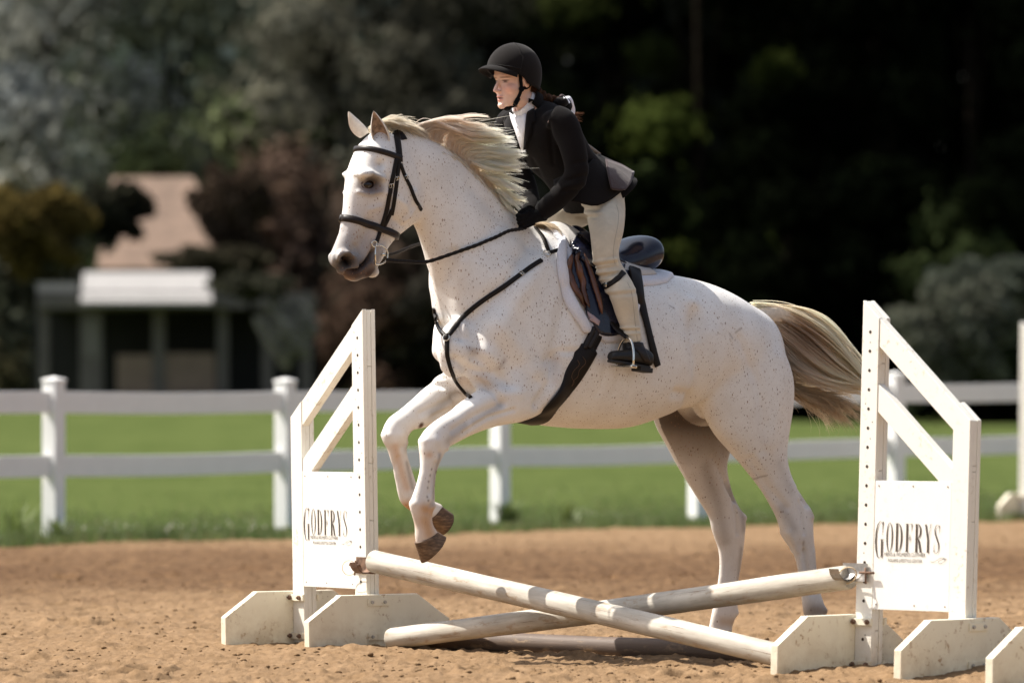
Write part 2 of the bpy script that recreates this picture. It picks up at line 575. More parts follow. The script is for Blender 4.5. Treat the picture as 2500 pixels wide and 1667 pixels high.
rows = [20.0]
while rows[-1] < 53: rows.append(rows[-1] + .022 * (rows[-1] / 20) ** 1.7)
rows = np.array(rows)
us = np.linspace(-1, 1, 620)
GX = us[None, :] * (rows[:, None] * .103 + .55); GY = np.repeat(rows[:, None], len(us), 1)
GZ = ground_z(GX, GY)
fadeg = np.clip((GY - edge_Y(GX)) / 1.5, 0, 1)
GZ = GZ * (1 - fadeg) - .03 * fadeg
nr, nc = GX.shape
idx = np.arange(nr * nc).reshape(nr, nc)
fq = np.stack([idx[:-1, :-1], idx[:-1, 1:], idx[1:, 1:], idx[1:, :-1]], -1).reshape(-1, 4)
def fast_mesh(name, V, Fq, mat, smooth=True):
    me = bpy.data.meshes.new(name)
    V = np.asarray(V, dtype=np.float32); Fq = np.asarray(Fq, dtype=np.int32)
    me.vertices.add(len(V)); me.vertices.foreach_set('co', V.ravel())
    k = Fq.shape[1]
    me.loops.add(Fq.size); me.loops.foreach_set('vertex_index', Fq.ravel())
    me.polygons.add(len(Fq)); me.polygons.foreach_set('loop_start', np.arange(0, Fq.size, k, dtype=np.int32))
    me.polygons.foreach_set('loop_total', np.full(len(Fq), k, dtype=np.int32))
    me.polygons.foreach_set('use_smooth', np.full(len(Fq), smooth))
    me.update(calc_edges=True); me.validate()
    if mat: me.materials.append(mat)
    o = bpy.data.objects.new(name, me); COL.objects.link(o); return o

def m_dirt():
    t = NT('arena_dirt')
    g = t.n('ShaderNodeNewGeometry'); pos = g.outputs['Position']
    def mp(sc):
        m = t.n('ShaderNodeMapping'); m.inputs['Scale'].default_value = sc; t.l(pos, m.inputs['Vector']); return m.outputs[0]
    sx = t.n('ShaderNodeSeparateXYZ'); t.l(pos, sx.inputs[0])
    fine = t.noise(1, mp((45, 30, 45)), 5, .65)
    clod = t.noise(1, mp((9, 4.5, 9)), 6, .65)
    band = t.noise(1, mp((.5, .5, .5)), 4, .6)
    # damp, churned track in the middle distance
    yy = t.math('ADD', sx.outputs[1], t.math('MULTIPLY', t.math('SUBTRACT', band, .5), 9))
    mr = t.ramp(t.math('MULTIPLY', t.math('SUBTRACT', yy, 20), 1 / 30.), [(.30, (0,)), (.40, (.7,)), (.50, (1,)), (.66, (.8,)), (.76, (.05,))])
    dry = t.mix(t.ramp(clod, [(.3, (0,)), (.7, (1,))]), (.165, .102, .052), (.262, .172, .097))
    wet = t.mix(t.ramp(clod, [(.38, (0,)), (.62, (1,))]), (.045, .021, .009), (.130, .072, .034))
    c = t.mix(t.math('MULTIPLY', mr, .9), dry, wet)
    c = t.mix(t.ramp(fine, [(.3, (.35,)), (.6, (0,))]), c, (.10, .056, .026))
    t.set(Base_Color=c, Roughness=.95)
    t.b.inputs['Specular IOR Level'].default_value = .1
    t.bump(t.math('ADD', fine, t.math('MULTIPLY', t.noise(1, mp((120, 80, 120)), 3, .7), .5)), .6, .012)
    return t.m
M['dirt'] = m_dirt()
V = np.stack([GX, GY, GZ], -1).reshape(-1, 3)
arena = fast_mesh('arena_ground', V, fq, M['dirt'])
tag(arena, kind='structure')
# the same dirt outside the detailed strip, all round the camera
gr = MB(); nx = 60
base = mesh_obj('ground', [(-60, -20, -.06), (60, -20, -.06), (60, 60, -.06), (-60, 60, -.06)], [(0, 1, 2, 3)], M['dirt'], smooth=False)
tag(base, kind='structure')

# loose clods and crumbs lying on the dirt
def lump(r):
    V, Fc = ell_geo((0, 0, 0), (r, 0, 0), (0, r, 0), (0, 0, r * .75), 6, 4)
    return np.array([tuple(v) for v in V]), Fc
LV = []; LF = []; LF4 = []
tv, tf = lump(1.0)
tri = []
for f in tf:
    if len(f) == 3: tri.append(f)
    else: tri += [(f[0], f[1], f[2]), (f[0], f[2], f[3])]
tri = np.array(tri)
NL = 7000
lx = RS.rand(NL); ly = 20.5 + 25 * RS.rand(NL) ** 1.5
big = RS.rand(NL) ** 5
for i in range(NL):
    X = (lx[i] * 2 - 1) * (ly[i] * .1 + .4); r = .003 + .008 * big[i]
    if ly[i] > edge_Y(X) - .5: continue
    v = tv * r * (1 + .35 * (RS.rand(len(tv), 1) - .5)) * np.array([1.2 + .5 * RS.rand(), 1, 1])
    v = v + np.array([X, ly[i], float(ground_z(X, ly[i])) + r * .25])
    LF.append(tri + sum(len(a) for a in LV[-1:]) * 0 + (len(tv) * len(LV))); LV.append(v)
cl = fast_mesh('dirt_clods', np.concatenate(LV), np.concatenate(LF), M['dirt'])
tag(cl, 'loose brown clods and crumbs of dirt strewn over the arena', 'dirt clods', kind='stuff')

# field: rises gently beyond the fence
def field_z(x, Y):
    r = np.clip((Y - 52) / 70., 0, 1)
    return -.012 + r ** 1.3 * np.interp(x, [-8, -4, 0, 4, 9], [.78, .76, .70, .52, .36]) + np.clip((Y - 122) / 60, 0, 3) * .25
gy = np.concatenate([np.arange(33, 60, .5), np.arange(60, 330, 4)])
gx = np.concatenate([np.arange(-90, -12, 6), np.arange(-12, 12, .3), np.arange(12, 91, 6)])
FX, FY = np.meshgrid(gx, gy)
FZ = field_z(FX, FY) + (vnoise(FX * 1.1, FY * .9) - .5) * .02 * np.clip((FY - 40) / 8, 0, 1)
ee = edge_Y(FX)
FZ = np.where(FY < ee - .3, -.09, FZ)
ii = np.arange(FX.size).reshape(FX.shape)
ff = np.stack([ii[:-1, :-1], ii[:-1, 1:], ii[1:, 1:], ii[1:, :-1]], -1).reshape(-1, 4)
def m_grass():
    t = NT('mown_grass'); g = t.n('ShaderNodeNewGeometry')
    def mp(sc):
        m = t.n('ShaderNodeMapping'); m.inputs['Scale'].default_value = sc; t.l(g.outputs['Position'], m.inputs['Vector']); return m.outputs[0]
    a = t.noise(1, mp((1.3, .35, 1)), 6, .6); b = t.noise(1, mp((12, 3, 12)), 4, .6)
    c = t.mix(t.ramp(a, [(.3, (0,)), (.7, (1,))]), (.040, .058, .017), (.072, .092, .030))
    c = t.mix(t.ramp(b, [(.35, (0,)), (.75, (.5,))]), c, (.11, .135, .045))
    t.set(Base_Color=c, Roughness=.9); t.b.inputs['Specular IOR Level'].default_value = .0
    t.bump(b, .5, .03); return t.m
M['grass'] = m_grass()
field = fast_mesh('grass_field', np.stack([FX, FY, FZ], -1).reshape(-1, 3), ff, M['grass'])
tag(field, kind='structure')

# grass blades along the edge of the arena and under the fence
def m_blade():
    t = NT('grass_blade'); c = t.attr('hair'); t.set(Base_Color=c, Roughness=.6)
    tr = t.n('ShaderNodeBsdfTranslucent'); t.l(c, tr.inputs[0])
    mx = t.n('ShaderNodeMixShader'); mx.inputs[0].default_value = .35
    t.l(t.b.outputs[0], mx.inputs[1]); t.l(tr.outputs[0], mx.inputs[2]); t.l(mx.outputs[0], t.out.inputs['Surface'])
    return t.m
M['blade'] = m_blade()
NB = 75000
bx = (RS.rand(NB) * 2 - 1) * 6.5
by = edge_Y(bx) + RS.randn(NB) * .12 + RS.exponential(3.2, NB)
thin = vnoise(bx * 3, by * 1.5)
keep = (thin > .25) | (by > edge_Y(bx) + 1); bx = bx[keep]; by = by[keep]; NB = len(bx)
hh = (.03 + .06 * RS.rand(NB)) * (1 + 1.1 * np.clip(vnoise(bx * 1.1 + 40, by) - .5, 0, 1)) * np.where(by < edge_Y(bx) + 1.2, 1.25, .85)
hh[RS.rand(NB) < .004] *= 2.2
ang = RS.rand(NB) * 6.283; wd = .004 + .006 * RS.rand(NB)
ln = RS.randn(NB, 2) * .35
B0 = np.stack([bx - np.cos(ang) * wd, by - np.sin(ang) * wd, np.full(NB, -.03)], -1)
B1 = np.stack([bx + np.cos(ang) * wd, by + np.sin(ang) * wd, np.full(NB, -.03)], -1)
B2 = np.stack([bx + ln[:, 0] * hh, by + ln[:, 1] * hh, hh], -1)
fz = field_z(bx, by); fz = np.where(by > edge_Y(bx), fz, 0)
for B in (B0, B1, B2): B[:, 2] += fz
BV = np.stack([B0, B1, B2], 1).reshape(-1, 3)
bl = fast_mesh('grass_blades', BV, np.arange(NB * 3).reshape(-1, 3), M['blade'], False)
gc = np.array([.11, .155, .045])[None] * (.6 + .9 * RS.rand(NB, 1)); gc = np.where(RS.rand(NB, 1) < .15, np.array([[.22, .20, .10]]), gc)
set_color(bl, 'hair', np.repeat(gc, 3, 0))
tag(bl, 'green grass and weeds fringing the dirt below the white fence', 'grass', kind='stuff')
# clover blossoms
mb = MB()
for i in range(90):
    x = rnd.choice([rnd.uniform(-3.4, -1.2), rnd.uniform(-3.4, -1.2), rnd.uniform(-6, 5)]); y = float(edge_Y(x)) + rnd.uniform(.1, .9); r = rnd.uniform(.005, .009)
    mb.ell((x, y, rnd.uniform(.06, .15)), (r, 0, 0), (0, r, 0), (0, 0, r), 0, 5, 4)
o = mb.build('clover_blossoms', m_simple('clover_blossom', (.62, .60, .50), .8))
tag(o, 'tiny pale clover blossoms in the weeds at the arena edge', 'flowers', kind='stuff')

# ------------------------------------------------------------------ white post and rail fence
fence = thing('fence', 'white two-rail post fence running behind the arena in front of the grass', 'fence', (-.1, 48.4, 0))
pts = [(-5.2, 40.4)] + FA + [(5.3, 53.2)]
fr = [0] * 7
def rise(i): return [0, 0, 0, .015, .035, .07, .1][i]
w = .064
for i, (x, y) in enumerate(pts):
    a = Vector((pts[min(i + 1, 6)][0] - pts[max(i - 1, 0)][0], pts[min(i + 1, 6)][1] - pts[max(i - 1, 0)][1], 0)).normalized()
    b = Vector((a.y, -a.x, 0)); top = 1.205 + rise(i)
    m = MB(); m.box((x, y, top / 2 - .1), a, b, UP, w, w, top / 2 + .1)
    p = m.build('post', M['vinyl'], fence, False, bevel=.006)
    m = MB()
    q = [Vector((x, y, top)) + a * (w + .008) * sa + b * (w + .008) * sb for sa, sb in ((-1, -1), (1, -1), (1, 1), (-1, 1))]
    lo = q; hi = [c + UP * .014 for c in q]
    m.add(lo + hi + [Vector((x, y, top + .034))], [(3, 2, 1, 0), (0, 1, 5, 4), (1, 2, 6, 5), (2, 3, 7, 6), (3, 0, 4, 7), (4, 5, 8), (5, 6, 8), (6, 7, 8), (7, 4, 8)])
    m.build('cap', M['vinyl'], p, False, bevel=.003)
for i in range(6):
    A = Vector((*pts[i], 0)); B = Vector((*pts[i + 1], 0)); d = (B - A).normalized(); b = Vector((d.y, -d.x, 0))
    for z in (1.045, .562):
        a0 = A + d * (w * .98) + UP * (z + rise(i)) + b * (-.01); a1 = B - d * (w * .98) + UP * (z + rise(i + 1)) + b * (-.01)
        n = 9; V = []; 
        for k in range(n):
            t = k / (n - 1); c = a0.lerp(a1, t) + UP * (-.012 * math.sin(math.pi * t) * (1 if i % 2 else .2))
            V += [c + b * sx * .019 + UP * sz * .083 for sx, sz in ((-1, -1), (1, -1), (1, 1), (-1, 1))]
        Fc = [(0, 1, 2, 3)[::-1], tuple(range(4 * n - 4, 4 * n))]
        for k in range(n - 1):
            for j in range(4):
                e = 4 * k + j; g2 = 4 * k + (j + 1) % 4; Fc.append((e, g2, g2 + 4, e + 4))
        m = MB(); m.add(V, Fc); m.build('rail', M['vinyl'], fence, False, bevel=.004)
# weeds at the foot of the posts (countable tufts)
def weed(x, y, h, n, label):
    V = []; Fc = []
    for i in range(n):
        a = rnd.uniform(0, 6.28); L = h * rnd.uniform(.5, 1); o = Vector((x + rnd.gauss(0, .04), y + rnd.gauss(0, .04), -.01))
        out = Vector((math.cos(a), math.sin(a), 0)); sd = Vector((-out.y, out.x, 0)) * rnd.uniform(.006, .014)
        k = rnd.uniform(.2, .9)
        p = [o, o + out * L * k * .4 + UP * L * .6, o + out * L * k + UP * L * (1 - .3 * k)]
        b = len(V); V += [p[0] - sd * .5, p[0] + sd * .5, p[1] - sd, p[1] + sd, p[2]]
        Fc += [(b, b + 1, b + 3, b + 2), (b + 2, b + 3, b + 4)]
    o = mesh_obj('weed_tuft', V, Fc, M['blade']); set_color(o, 'hair', np.tile([.13, .17, .05], (len(V), 1)))
    return tag(o, label, 'weed', 'weeds at the foot of the fence posts')
weed(-3.43, 43.0, .24, 60, 'leafy weed tuft at the foot of the fence post nearest the camera')
weed(-.03, 47.9, .3, 60, 'spiky weed tuft in front of the fence post behind the horse forelegs')
weed(.45, 47.2, .28, 40, 'low green weed between the middle fence posts')
weed(-3.75, 43.2, .42, 22, 'tall thin weed standing alone in front of the nearest fence rails')

# ------------------------------------------------------------------ trees and buildings beyond the field
def m_leaf(name, dark, light, spec=.2, tr_=.3):
    t = NT(name); c = t.attr('hair'); t.set(Base_Color=c, Roughness=.65); t.b.inputs['Specular IOR Level'].default_value = spec
    tr = t.n('ShaderNodeBsdfTranslucent'); t.l(c, tr.inputs[0])
    mx = t.n('ShaderNodeMixShader'); mx.inputs[0].default_value = tr_
    t.l(t.b.outputs[0], mx.inputs[1]); t.l(tr.outputs[0], mx.inputs[2]); t.l(mx.outputs[0], t.out.inputs['Surface'])
    return t.m
M['leaf'] = m_leaf('tree_leaves', 0, 0, .0)
M['bark'] = m_simple('tree_bark', (.008, .0065, .005), .9, .4, 6, .5, .03, **{'Specular_IOR_Level': .0})
def tree(x, y, h, r, label, col, col2=None, n=2600, ls=.30, z0=.15, lit=.3, name='tree'):
    root = thing(name, label, 'tree', (x, y, z0 - .3), 'trees beyond the field')
    m = MB(); lean = rnd.uniform(-.4, .4)
    top = Vector((x + lean, y, z0 + h * .8))
    m.tube([Vector((x, y, z0 - .3)), Vector((x + lean * .4, y, z0 + h * .35)), top], [.26, .18, .05], 8)
    clumps = []
    nb = 26
    for i in range(nb):
        f = rnd.uniform(.02, 1); a = rnd.uniform(0, 6.28)
        rr = r * math.sqrt(max(.05, 1 - (2 * f - .9) ** 2 * .8)) * rnd.uniform(.35, .9)
        c = Vector((x + lean * f + math.cos(a) * rr, y + math.sin(a) * rr, z0 + h * (.04 + .92 * f)))
        clumps.append((c, r * (rnd.uniform(.42, .68) if x < -1.4 else rnd.uniform(.28, .5)), rnd.random()))
        if i < 9 and f > .25:
            s = Vector((x + lean * f * .6, y, z0 + h * f * .55)); m.tube([s, s.lerp(c, .5) + UP * .1, c], [.08, .05, .02], 5)
    m.build('trunk', M['bark'], root)
    P0 = []; CC = []; DD = []
    per = n // nb
    for c, cr_, q in clumps:
        d = RS.randn(per, 3); d /= np.linalg.norm(d, axis=1)[:, None]
        DD.append(d)
        P0.append(np.array(c) + d * (cr_ * RS.rand(per, 1) ** .4 * (1 + .28 * RS.randn(per, 1))) * np.array([1, 1, .75]))
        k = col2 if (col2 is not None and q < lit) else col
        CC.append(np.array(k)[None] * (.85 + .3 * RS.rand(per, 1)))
    DD = np.concatenate(DD) + RS.randn(per * nb, 3) * .35; P0 = np.concatenate(P0); CC = np.concatenate(CC); n = len(P0)
    a = np.cross(DD, RS.randn(n, 3)); a /= np.linalg.norm(a, axis=1)[:, None]; b = np.cross(a, DD); b /= np.linalg.norm(b, axis=1)[:, None]
    s = ls * (.5 + RS.rand(n, 1))
    Vv = np.stack([P0 - a * s, P0 + b * s * .5, P0 + a * s, P0 - b * s * .5], 1).reshape(-1, 3)
    o = fast_mesh('crown', Vv - np.array(root.location), np.arange(n * 4).reshape(-1, 4), M['leaf'], False)
    o.parent = root; set_color(o, 'hair', np.repeat(CC, 4, 0))
    return root

def bgx(px, Y): return (px - 1250.0) * Y / F
DK = (.0035, .005, .0022); GR = (.11, .15, .02); OL = (.055, .065, .035); HZ = (.31, .32, .27); RB = (.085, .055, .04)  # haze, sunlight and deep woodland shade are put into these leaf colours
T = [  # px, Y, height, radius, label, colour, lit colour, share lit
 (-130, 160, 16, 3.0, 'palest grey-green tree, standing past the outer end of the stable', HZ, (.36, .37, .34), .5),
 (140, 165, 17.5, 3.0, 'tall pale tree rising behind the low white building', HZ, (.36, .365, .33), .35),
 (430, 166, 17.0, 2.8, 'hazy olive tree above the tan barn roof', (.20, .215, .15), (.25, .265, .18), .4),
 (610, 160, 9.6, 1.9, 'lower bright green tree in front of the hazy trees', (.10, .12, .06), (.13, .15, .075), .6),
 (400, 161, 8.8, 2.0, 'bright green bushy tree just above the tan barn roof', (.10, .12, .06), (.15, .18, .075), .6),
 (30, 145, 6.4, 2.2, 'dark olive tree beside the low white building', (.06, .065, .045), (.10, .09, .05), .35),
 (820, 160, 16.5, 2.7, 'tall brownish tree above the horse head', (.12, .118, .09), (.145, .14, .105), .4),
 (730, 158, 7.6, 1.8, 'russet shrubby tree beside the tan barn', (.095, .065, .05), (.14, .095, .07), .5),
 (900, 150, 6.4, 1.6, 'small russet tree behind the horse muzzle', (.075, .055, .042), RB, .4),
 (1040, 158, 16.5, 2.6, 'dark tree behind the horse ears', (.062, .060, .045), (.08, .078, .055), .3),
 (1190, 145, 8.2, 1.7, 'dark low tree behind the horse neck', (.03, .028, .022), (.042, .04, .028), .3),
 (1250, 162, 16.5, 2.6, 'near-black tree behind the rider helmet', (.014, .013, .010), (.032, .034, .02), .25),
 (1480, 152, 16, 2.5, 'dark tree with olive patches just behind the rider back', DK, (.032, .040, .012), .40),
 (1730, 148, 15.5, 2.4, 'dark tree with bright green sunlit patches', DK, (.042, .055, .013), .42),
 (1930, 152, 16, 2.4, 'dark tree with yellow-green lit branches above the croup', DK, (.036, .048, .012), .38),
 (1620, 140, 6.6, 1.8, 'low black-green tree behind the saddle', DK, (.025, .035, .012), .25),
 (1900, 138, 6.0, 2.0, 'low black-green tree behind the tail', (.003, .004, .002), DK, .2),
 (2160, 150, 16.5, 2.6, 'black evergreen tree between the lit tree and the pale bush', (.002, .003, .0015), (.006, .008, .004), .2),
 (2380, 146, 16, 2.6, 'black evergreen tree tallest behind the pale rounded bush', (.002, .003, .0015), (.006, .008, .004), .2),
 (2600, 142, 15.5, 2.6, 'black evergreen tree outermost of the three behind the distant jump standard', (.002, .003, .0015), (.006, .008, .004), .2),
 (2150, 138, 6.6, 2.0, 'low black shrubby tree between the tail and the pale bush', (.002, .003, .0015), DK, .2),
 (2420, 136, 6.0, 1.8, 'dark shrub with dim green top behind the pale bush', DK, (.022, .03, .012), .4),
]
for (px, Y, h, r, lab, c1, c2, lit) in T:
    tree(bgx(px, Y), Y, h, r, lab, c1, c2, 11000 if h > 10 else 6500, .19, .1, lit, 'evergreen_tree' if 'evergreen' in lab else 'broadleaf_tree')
# a distant wood closes the view behind the single trees
def wood(x0, x1, Y, h, n, col, name, lab):
    X = RS.uniform(x0, x1, n); Yy = Y + RS.uniform(0, 8, n); Z = RS.uniform(0, 1, n) ** .8 * (h + (vnoise(X * .35, X * 0) - .5) * 4)
    P0 = np.stack([X, Yy, Z], -1)
    a = RS.randn(n, 3); a /= np.linalg.norm(a, axis=1)[:, None]; b = np.cross(a, RS.randn(n, 3)); b /= np.linalg.norm(b, axis=1)[:, None]
    s = .6 * (.5 + RS.rand(n, 1))
    Vv = np.stack([P0 - a * s, P0 + b * s * .6, P0 + a * s, P0 - b * s * .6], 1).reshape(-1, 3)
    o = fast_mesh(name, Vv, np.arange(n * 4).reshape(-1, 4), M['leaf'], False)
    f = np.interp(X, [-13, -6, -1, 1, 14], [3.0, 2.4, .9, .12, .0])[:, None]  # leaf colour graded across: paled as haze, then darkened as shade
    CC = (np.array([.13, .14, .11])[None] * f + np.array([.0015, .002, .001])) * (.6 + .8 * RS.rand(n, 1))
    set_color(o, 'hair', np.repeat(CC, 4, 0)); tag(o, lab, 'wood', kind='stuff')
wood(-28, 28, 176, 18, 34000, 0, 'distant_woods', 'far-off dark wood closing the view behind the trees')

def bush(px, py, w_, h_, Y, col, lab, n=2600, ls=.1):
    c = P(px, py, Y); 
    d = RS.randn(n, 3); d /= np.linalg.norm(d, axis=1)[:, None]
    r = RS.rand(n, 1) ** .3
    P0 = np.array(c) + d * r * np.array([w_, w_ * .8, h_]) * (1 + .25 * np.sin(d[:, :1] * 7 + d[:, 2:] * 5))
    root = thing('bush', lab, 'bush', (c.x, Y, c.z - h_), 'bushes beyond the field')
    a = RS.randn(n, 3); a /= np.linalg.norm(a, axis=1)[:, None]; b = np.cross(a, RS.randn(n, 3)); b /= np.linalg.norm(b, axis=1)[:, None]
    s = ls * (.5 + RS.rand(n, 1))
    Vv = np.stack([P0 - a * s, P0 + b * s * .6, P0 + a * s, P0 - b * s * .6], 1).reshape(-1, 3)
    o = fast_mesh('crown', Vv - np.array(root.location), np.arange(n * 4).reshape(-1, 4), M['leaf'], False); o.parent = root
    set_color(o, 'hair', np.repeat(np.array(col)[None] * (.6 + .8 * RS.rand(n, 1)), 4, 0))
    m = MB(); m.tube([Vector((c.x, Y, c.z - h_ - .3)), Vector((c.x, Y, c.z - h_ * .4)), Vector((c.x + .1, Y, c.z))], [.07, .05, .02], 6)
    m.build('trunk', M['bark'], root)

# ---- buildings, far behind the field
YB = 131.0
def bz(py, Y): return H - (py - YH) * Y / F
M['cream_wall'] = m_simple('cream_boards', (.26, .25, .24), .7, .08, 3, .1)
M['grey_wall'] = m_simple('grey_boards', (.10, .088, .078), .8, .2, 3, .1)
M['tan_wall'] = m_simple('tan_boards', (.19, .135, .10), .8, .15, 3, .1)
M['tan_roof'] = m_simple('tan_barn_roof', (.165, .110, .078), .9, .35, 2, .1)
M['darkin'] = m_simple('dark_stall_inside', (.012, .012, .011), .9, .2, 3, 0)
X_, Y_ = Vector((1, 0, 0)), Vector((0, 1, 0))
def slab(px0, px1, py0, py1, Y, d, name, mat, root):
    a = P(px0, py0, Y); b = P(px1, py1, Y)
    m = MB(); m.box(((a.x + b.x) / 2, Y + d / 2, (a.z + b.z) / 2), X_, Y_, UP, abs(b.x - a.x) / 2, d / 2, abs(a.z - b.z) / 2)
    return m.build(name, mat, root, False)
shed = thing('open_stable', 'low open-fronted stable with a white sloping porch roof and grey posts', 'stable', (bgx(400, YB), YB, .6))
q0, q1, q2, q3 = P(196, 736, YB - 1.0), P(518, 736, YB - 1.0), P(512, 664, YB + 1.6), P(204, 664, YB + 1.6)
m = MB(); m.prism([q0, q1, q2, q3], Vector((0, .02, -.09))); m.build('porch_roof', M['cream_wall'], shed, False)
slab(90, 760, 712, 752, YB - .3, 3.2, 'roof', M['grey_wall'], shed)
slab(90, 190, 690, 720, YB - .2, .2, 'fascia', m_simple('grey_fascia', (.30, .28, .26), .7), shed)
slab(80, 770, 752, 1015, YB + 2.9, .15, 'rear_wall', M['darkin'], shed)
for (a, b, mt) in ((95, 118, 'grey_wall'), (195, 250, 'grey_wall'), (372, 402, 'grey_wall'), (530, 556, 'grey_wall'), (640, 664, 'grey_wall'), (735, 760, 'grey_wall')):
    slab(a, b, 752, 1015, YB, .3, 'post', M[mt], shed)
slab(285, 372, 866, 1015, YB + .05, .12, 'stall_front', M['tan_wall'], shed)
slab(402, 525, 862, 1015, YB + .05, .12, 'stall_front', M['tan_wall'], shed)
slab(205, 245, 780, 870, YB - .05, .04, 'door', m_simple('sage_door', (.13, .12, .105), .7), shed)
barn = thing('barn', 'tan-roofed barn standing behind the open stable', 'barn', (bgx(380, 150), 150, .6))
def gable(px0, px1, pyb, pxt0, pxt1, pyt, Y, d, name, mat, root):
    a = P(px0, pyb, Y); b = P(px1, pyb, Y); c = P(pxt1, pyt, Y + d * .5); e = P(pxt0, pyt, Y + d * .5)
    a2 = a + Y_ * d; b2 = b + Y_ * d
    return mesh_obj(name, [a, b, c, e, a2, b2], [(0, 1, 2, 3), (4, 3, 2, 5), (0, 3, 4), (1, 5, 2), (0, 4, 5, 1)], mat, root, False)
gable(235, 600, 655, 275, 470, 432, 148, 9, 'roof', M['tan_roof'], barn)
slab(250, 585, 655, 1000, 148.5, 7.5, 'wall', m_simple('brown_barn_boards', (.16, .11, .08), .8, .2, 2, .1), barn)
# pale round water tank beside the stable
bush(262, 520, 1.0, .75, 146, (.03, .03, .02), 'dark leafy bush against the front slope of the tan barn roof', 3500, .14)
bush(560, 520, .95, 1.1, 145, (.07, .05, .036), 'brown leafy bush covering the end of the tan barn roof', 4500, .14)
bush(520, 640, 1.3, .35, 144, (.05, .045, .03), 'long low brownish bush behind the stable roof', 3500, .14)
bush(60, 560, 1.5, 1.0, 140, (.10, .075, .025), 'ochre leafy bush behind the outer end of the stable', 4500, .14)
bush(697, 812, .60, .66, 128, (.30, .285, .25), 'small whitish blossoming bush beside the open stable', 4200, .07)
bush(610, 700, .9, .25, 128, (.05, .05, .035), 'thin olive branches of a bush hanging over the stable roof', 1800, .10)
# pale rounded bush
bush(2330, 820, 1.25, 1.15, 120, (.10, .105, .08), 'pale grey-green rounded bush behind the fence beyond the horse tail', 4200, .12)
bush(2410, 690, 1.1, .5, 122, (.075, .085, .065), 'flat-topped grey-green bush above the pale rounded bush', 2600, .12)
bush(2130, 985, .9, .35, 118, (.07, .085, .04), 'low dull green bush seen between the tail and the fence rail', 1800, .1)
# ------------------------------------------------------------------ show jump
GLY = {  # condensed serif capitals: strokes of (x, y, width), y up, cap height 1
 'O': [[(.5 + .40 * math.cos(a), .5 + .5 * math.sin(a), .045 + .135 * abs(math.cos(a)) ** 1.6) for a in [i * math.pi / 16 for i in range(33)]]],
 'D': [[(.25, .02, .24), (.25, .98, .24)], [(.02, .985, .03), (.45, .985, .03)], [(.02, .015, .03), (.45, .015, .03)],
       [(.42 + .44 * math.sin(a), .5 + .485 * math.cos(a), .045 + .165 * abs(math.sin(a)) ** 1.5) for a in [i * math.pi / 12 for i in range(13)]]],
 'F': [[(.30, .02, .24), (.30, .98, .24)], [(.04, .985, .03), (.98, .985, .03)], [(.05, .015, .03), (.58, .015, .03)],
       [(.92, .99, .13), (.90, .88, .08), (.88, .70, .02)], [(.40, .50, .035), (.72, .50, .035)], [(.70, .63, .03), (.70, .5, .1), (.69, .34, .02)]],
 'R': [[(.27, .02, .24), (.27, .98, .24)], [(.03, .985, .03), (.45, .985, .03)], [(.03, .015, .03), (.52, .015, .03)],
       [(.42 + .36 * math.sin(a), .745 + .24 * math.cos(a), .04 + .15 * abs(math.sin(a))) for a in [i * math.pi / 10 for i in range(11)]],
       [(.45, .51, .05), (.60, .40, .20), (.84, .02, .22)], [(.66, .015, .03), (1.04, .015, .03)]],
 'Y': [[(.16, .98, .22), (.50, .42, .20)], [(.50, .45, .24), (.50, .02, .24)], [(.84, .98, .06), (.56, .44, .06)], [(.0, .985, .03), (.36, .985, .03)],
       [(.66, .985, .03), (1.02, .985, .03)], [(.24, .015, .03), (.78, .015, .03)]],
 'S': [[(.86, .96, .12), (.85, .86, .08), (.83, .66, .02)], [(.84, .88, .03), (.72, .97, .04), (.52, .985, .05), (.30, .92, .10), (.20, .80, .15), (.26, .67, .19), (.50, .52, .21), (.76, .35, .19),
        (.84, .20, .15), (.74, .06, .10), (.50, .005, .05), (.28, .02, .04), (.12, .12, .03)], [(.10, .04, .10), (.11, .14, .08), (.12, .36, .02)]],
 'G': [[(.86, .99, .13), (.85, .88, .08), (.82, .62, .02)], [(.84, .90, .03), (.70, .98, .04), (.52, .995, .05), (.30, .90, .10), (.14, .70, .15), (.10, .45, .17), (.16, .22, .15),
        (.32, .04, .08), (.50, .0, .045), (.68, .03, .04), (.78, .12, .04)], [(.78, .50, .20), (.78, .08, .18), (.82, .0, .04)], [(.52, .51, .03), (1.04, .51, .03)]],
}
def stroke_geo(pts, fx, fy, fw):
    """ribbon polygon around a stroke, returns quads in 2-D"""
    P2 = [(p[0] * fx, p[1] * fy) for p in pts]; V = []; Fc = []
    for i, p in enumerate(P2):
        a = P2[max(i - 1, 0)]; b = P2[min(i + 1, len(P2) - 1)]
        dx, dy = b[0] - a[0], b[1] - a[1]; L = math.hypot(dx, dy) or 1
        w = pts[i][2] * fw / 2; V += [(p[0] - dy / L * w, p[1] + dx / L * w), (p[0] + dy / L * w, p[1] - dx / L * w)]
    for i in range(len(P2) - 1): Fc.append((2 * i, 2 * i + 1, 2 * i + 3, 2 * i + 2))
    return V, Fc
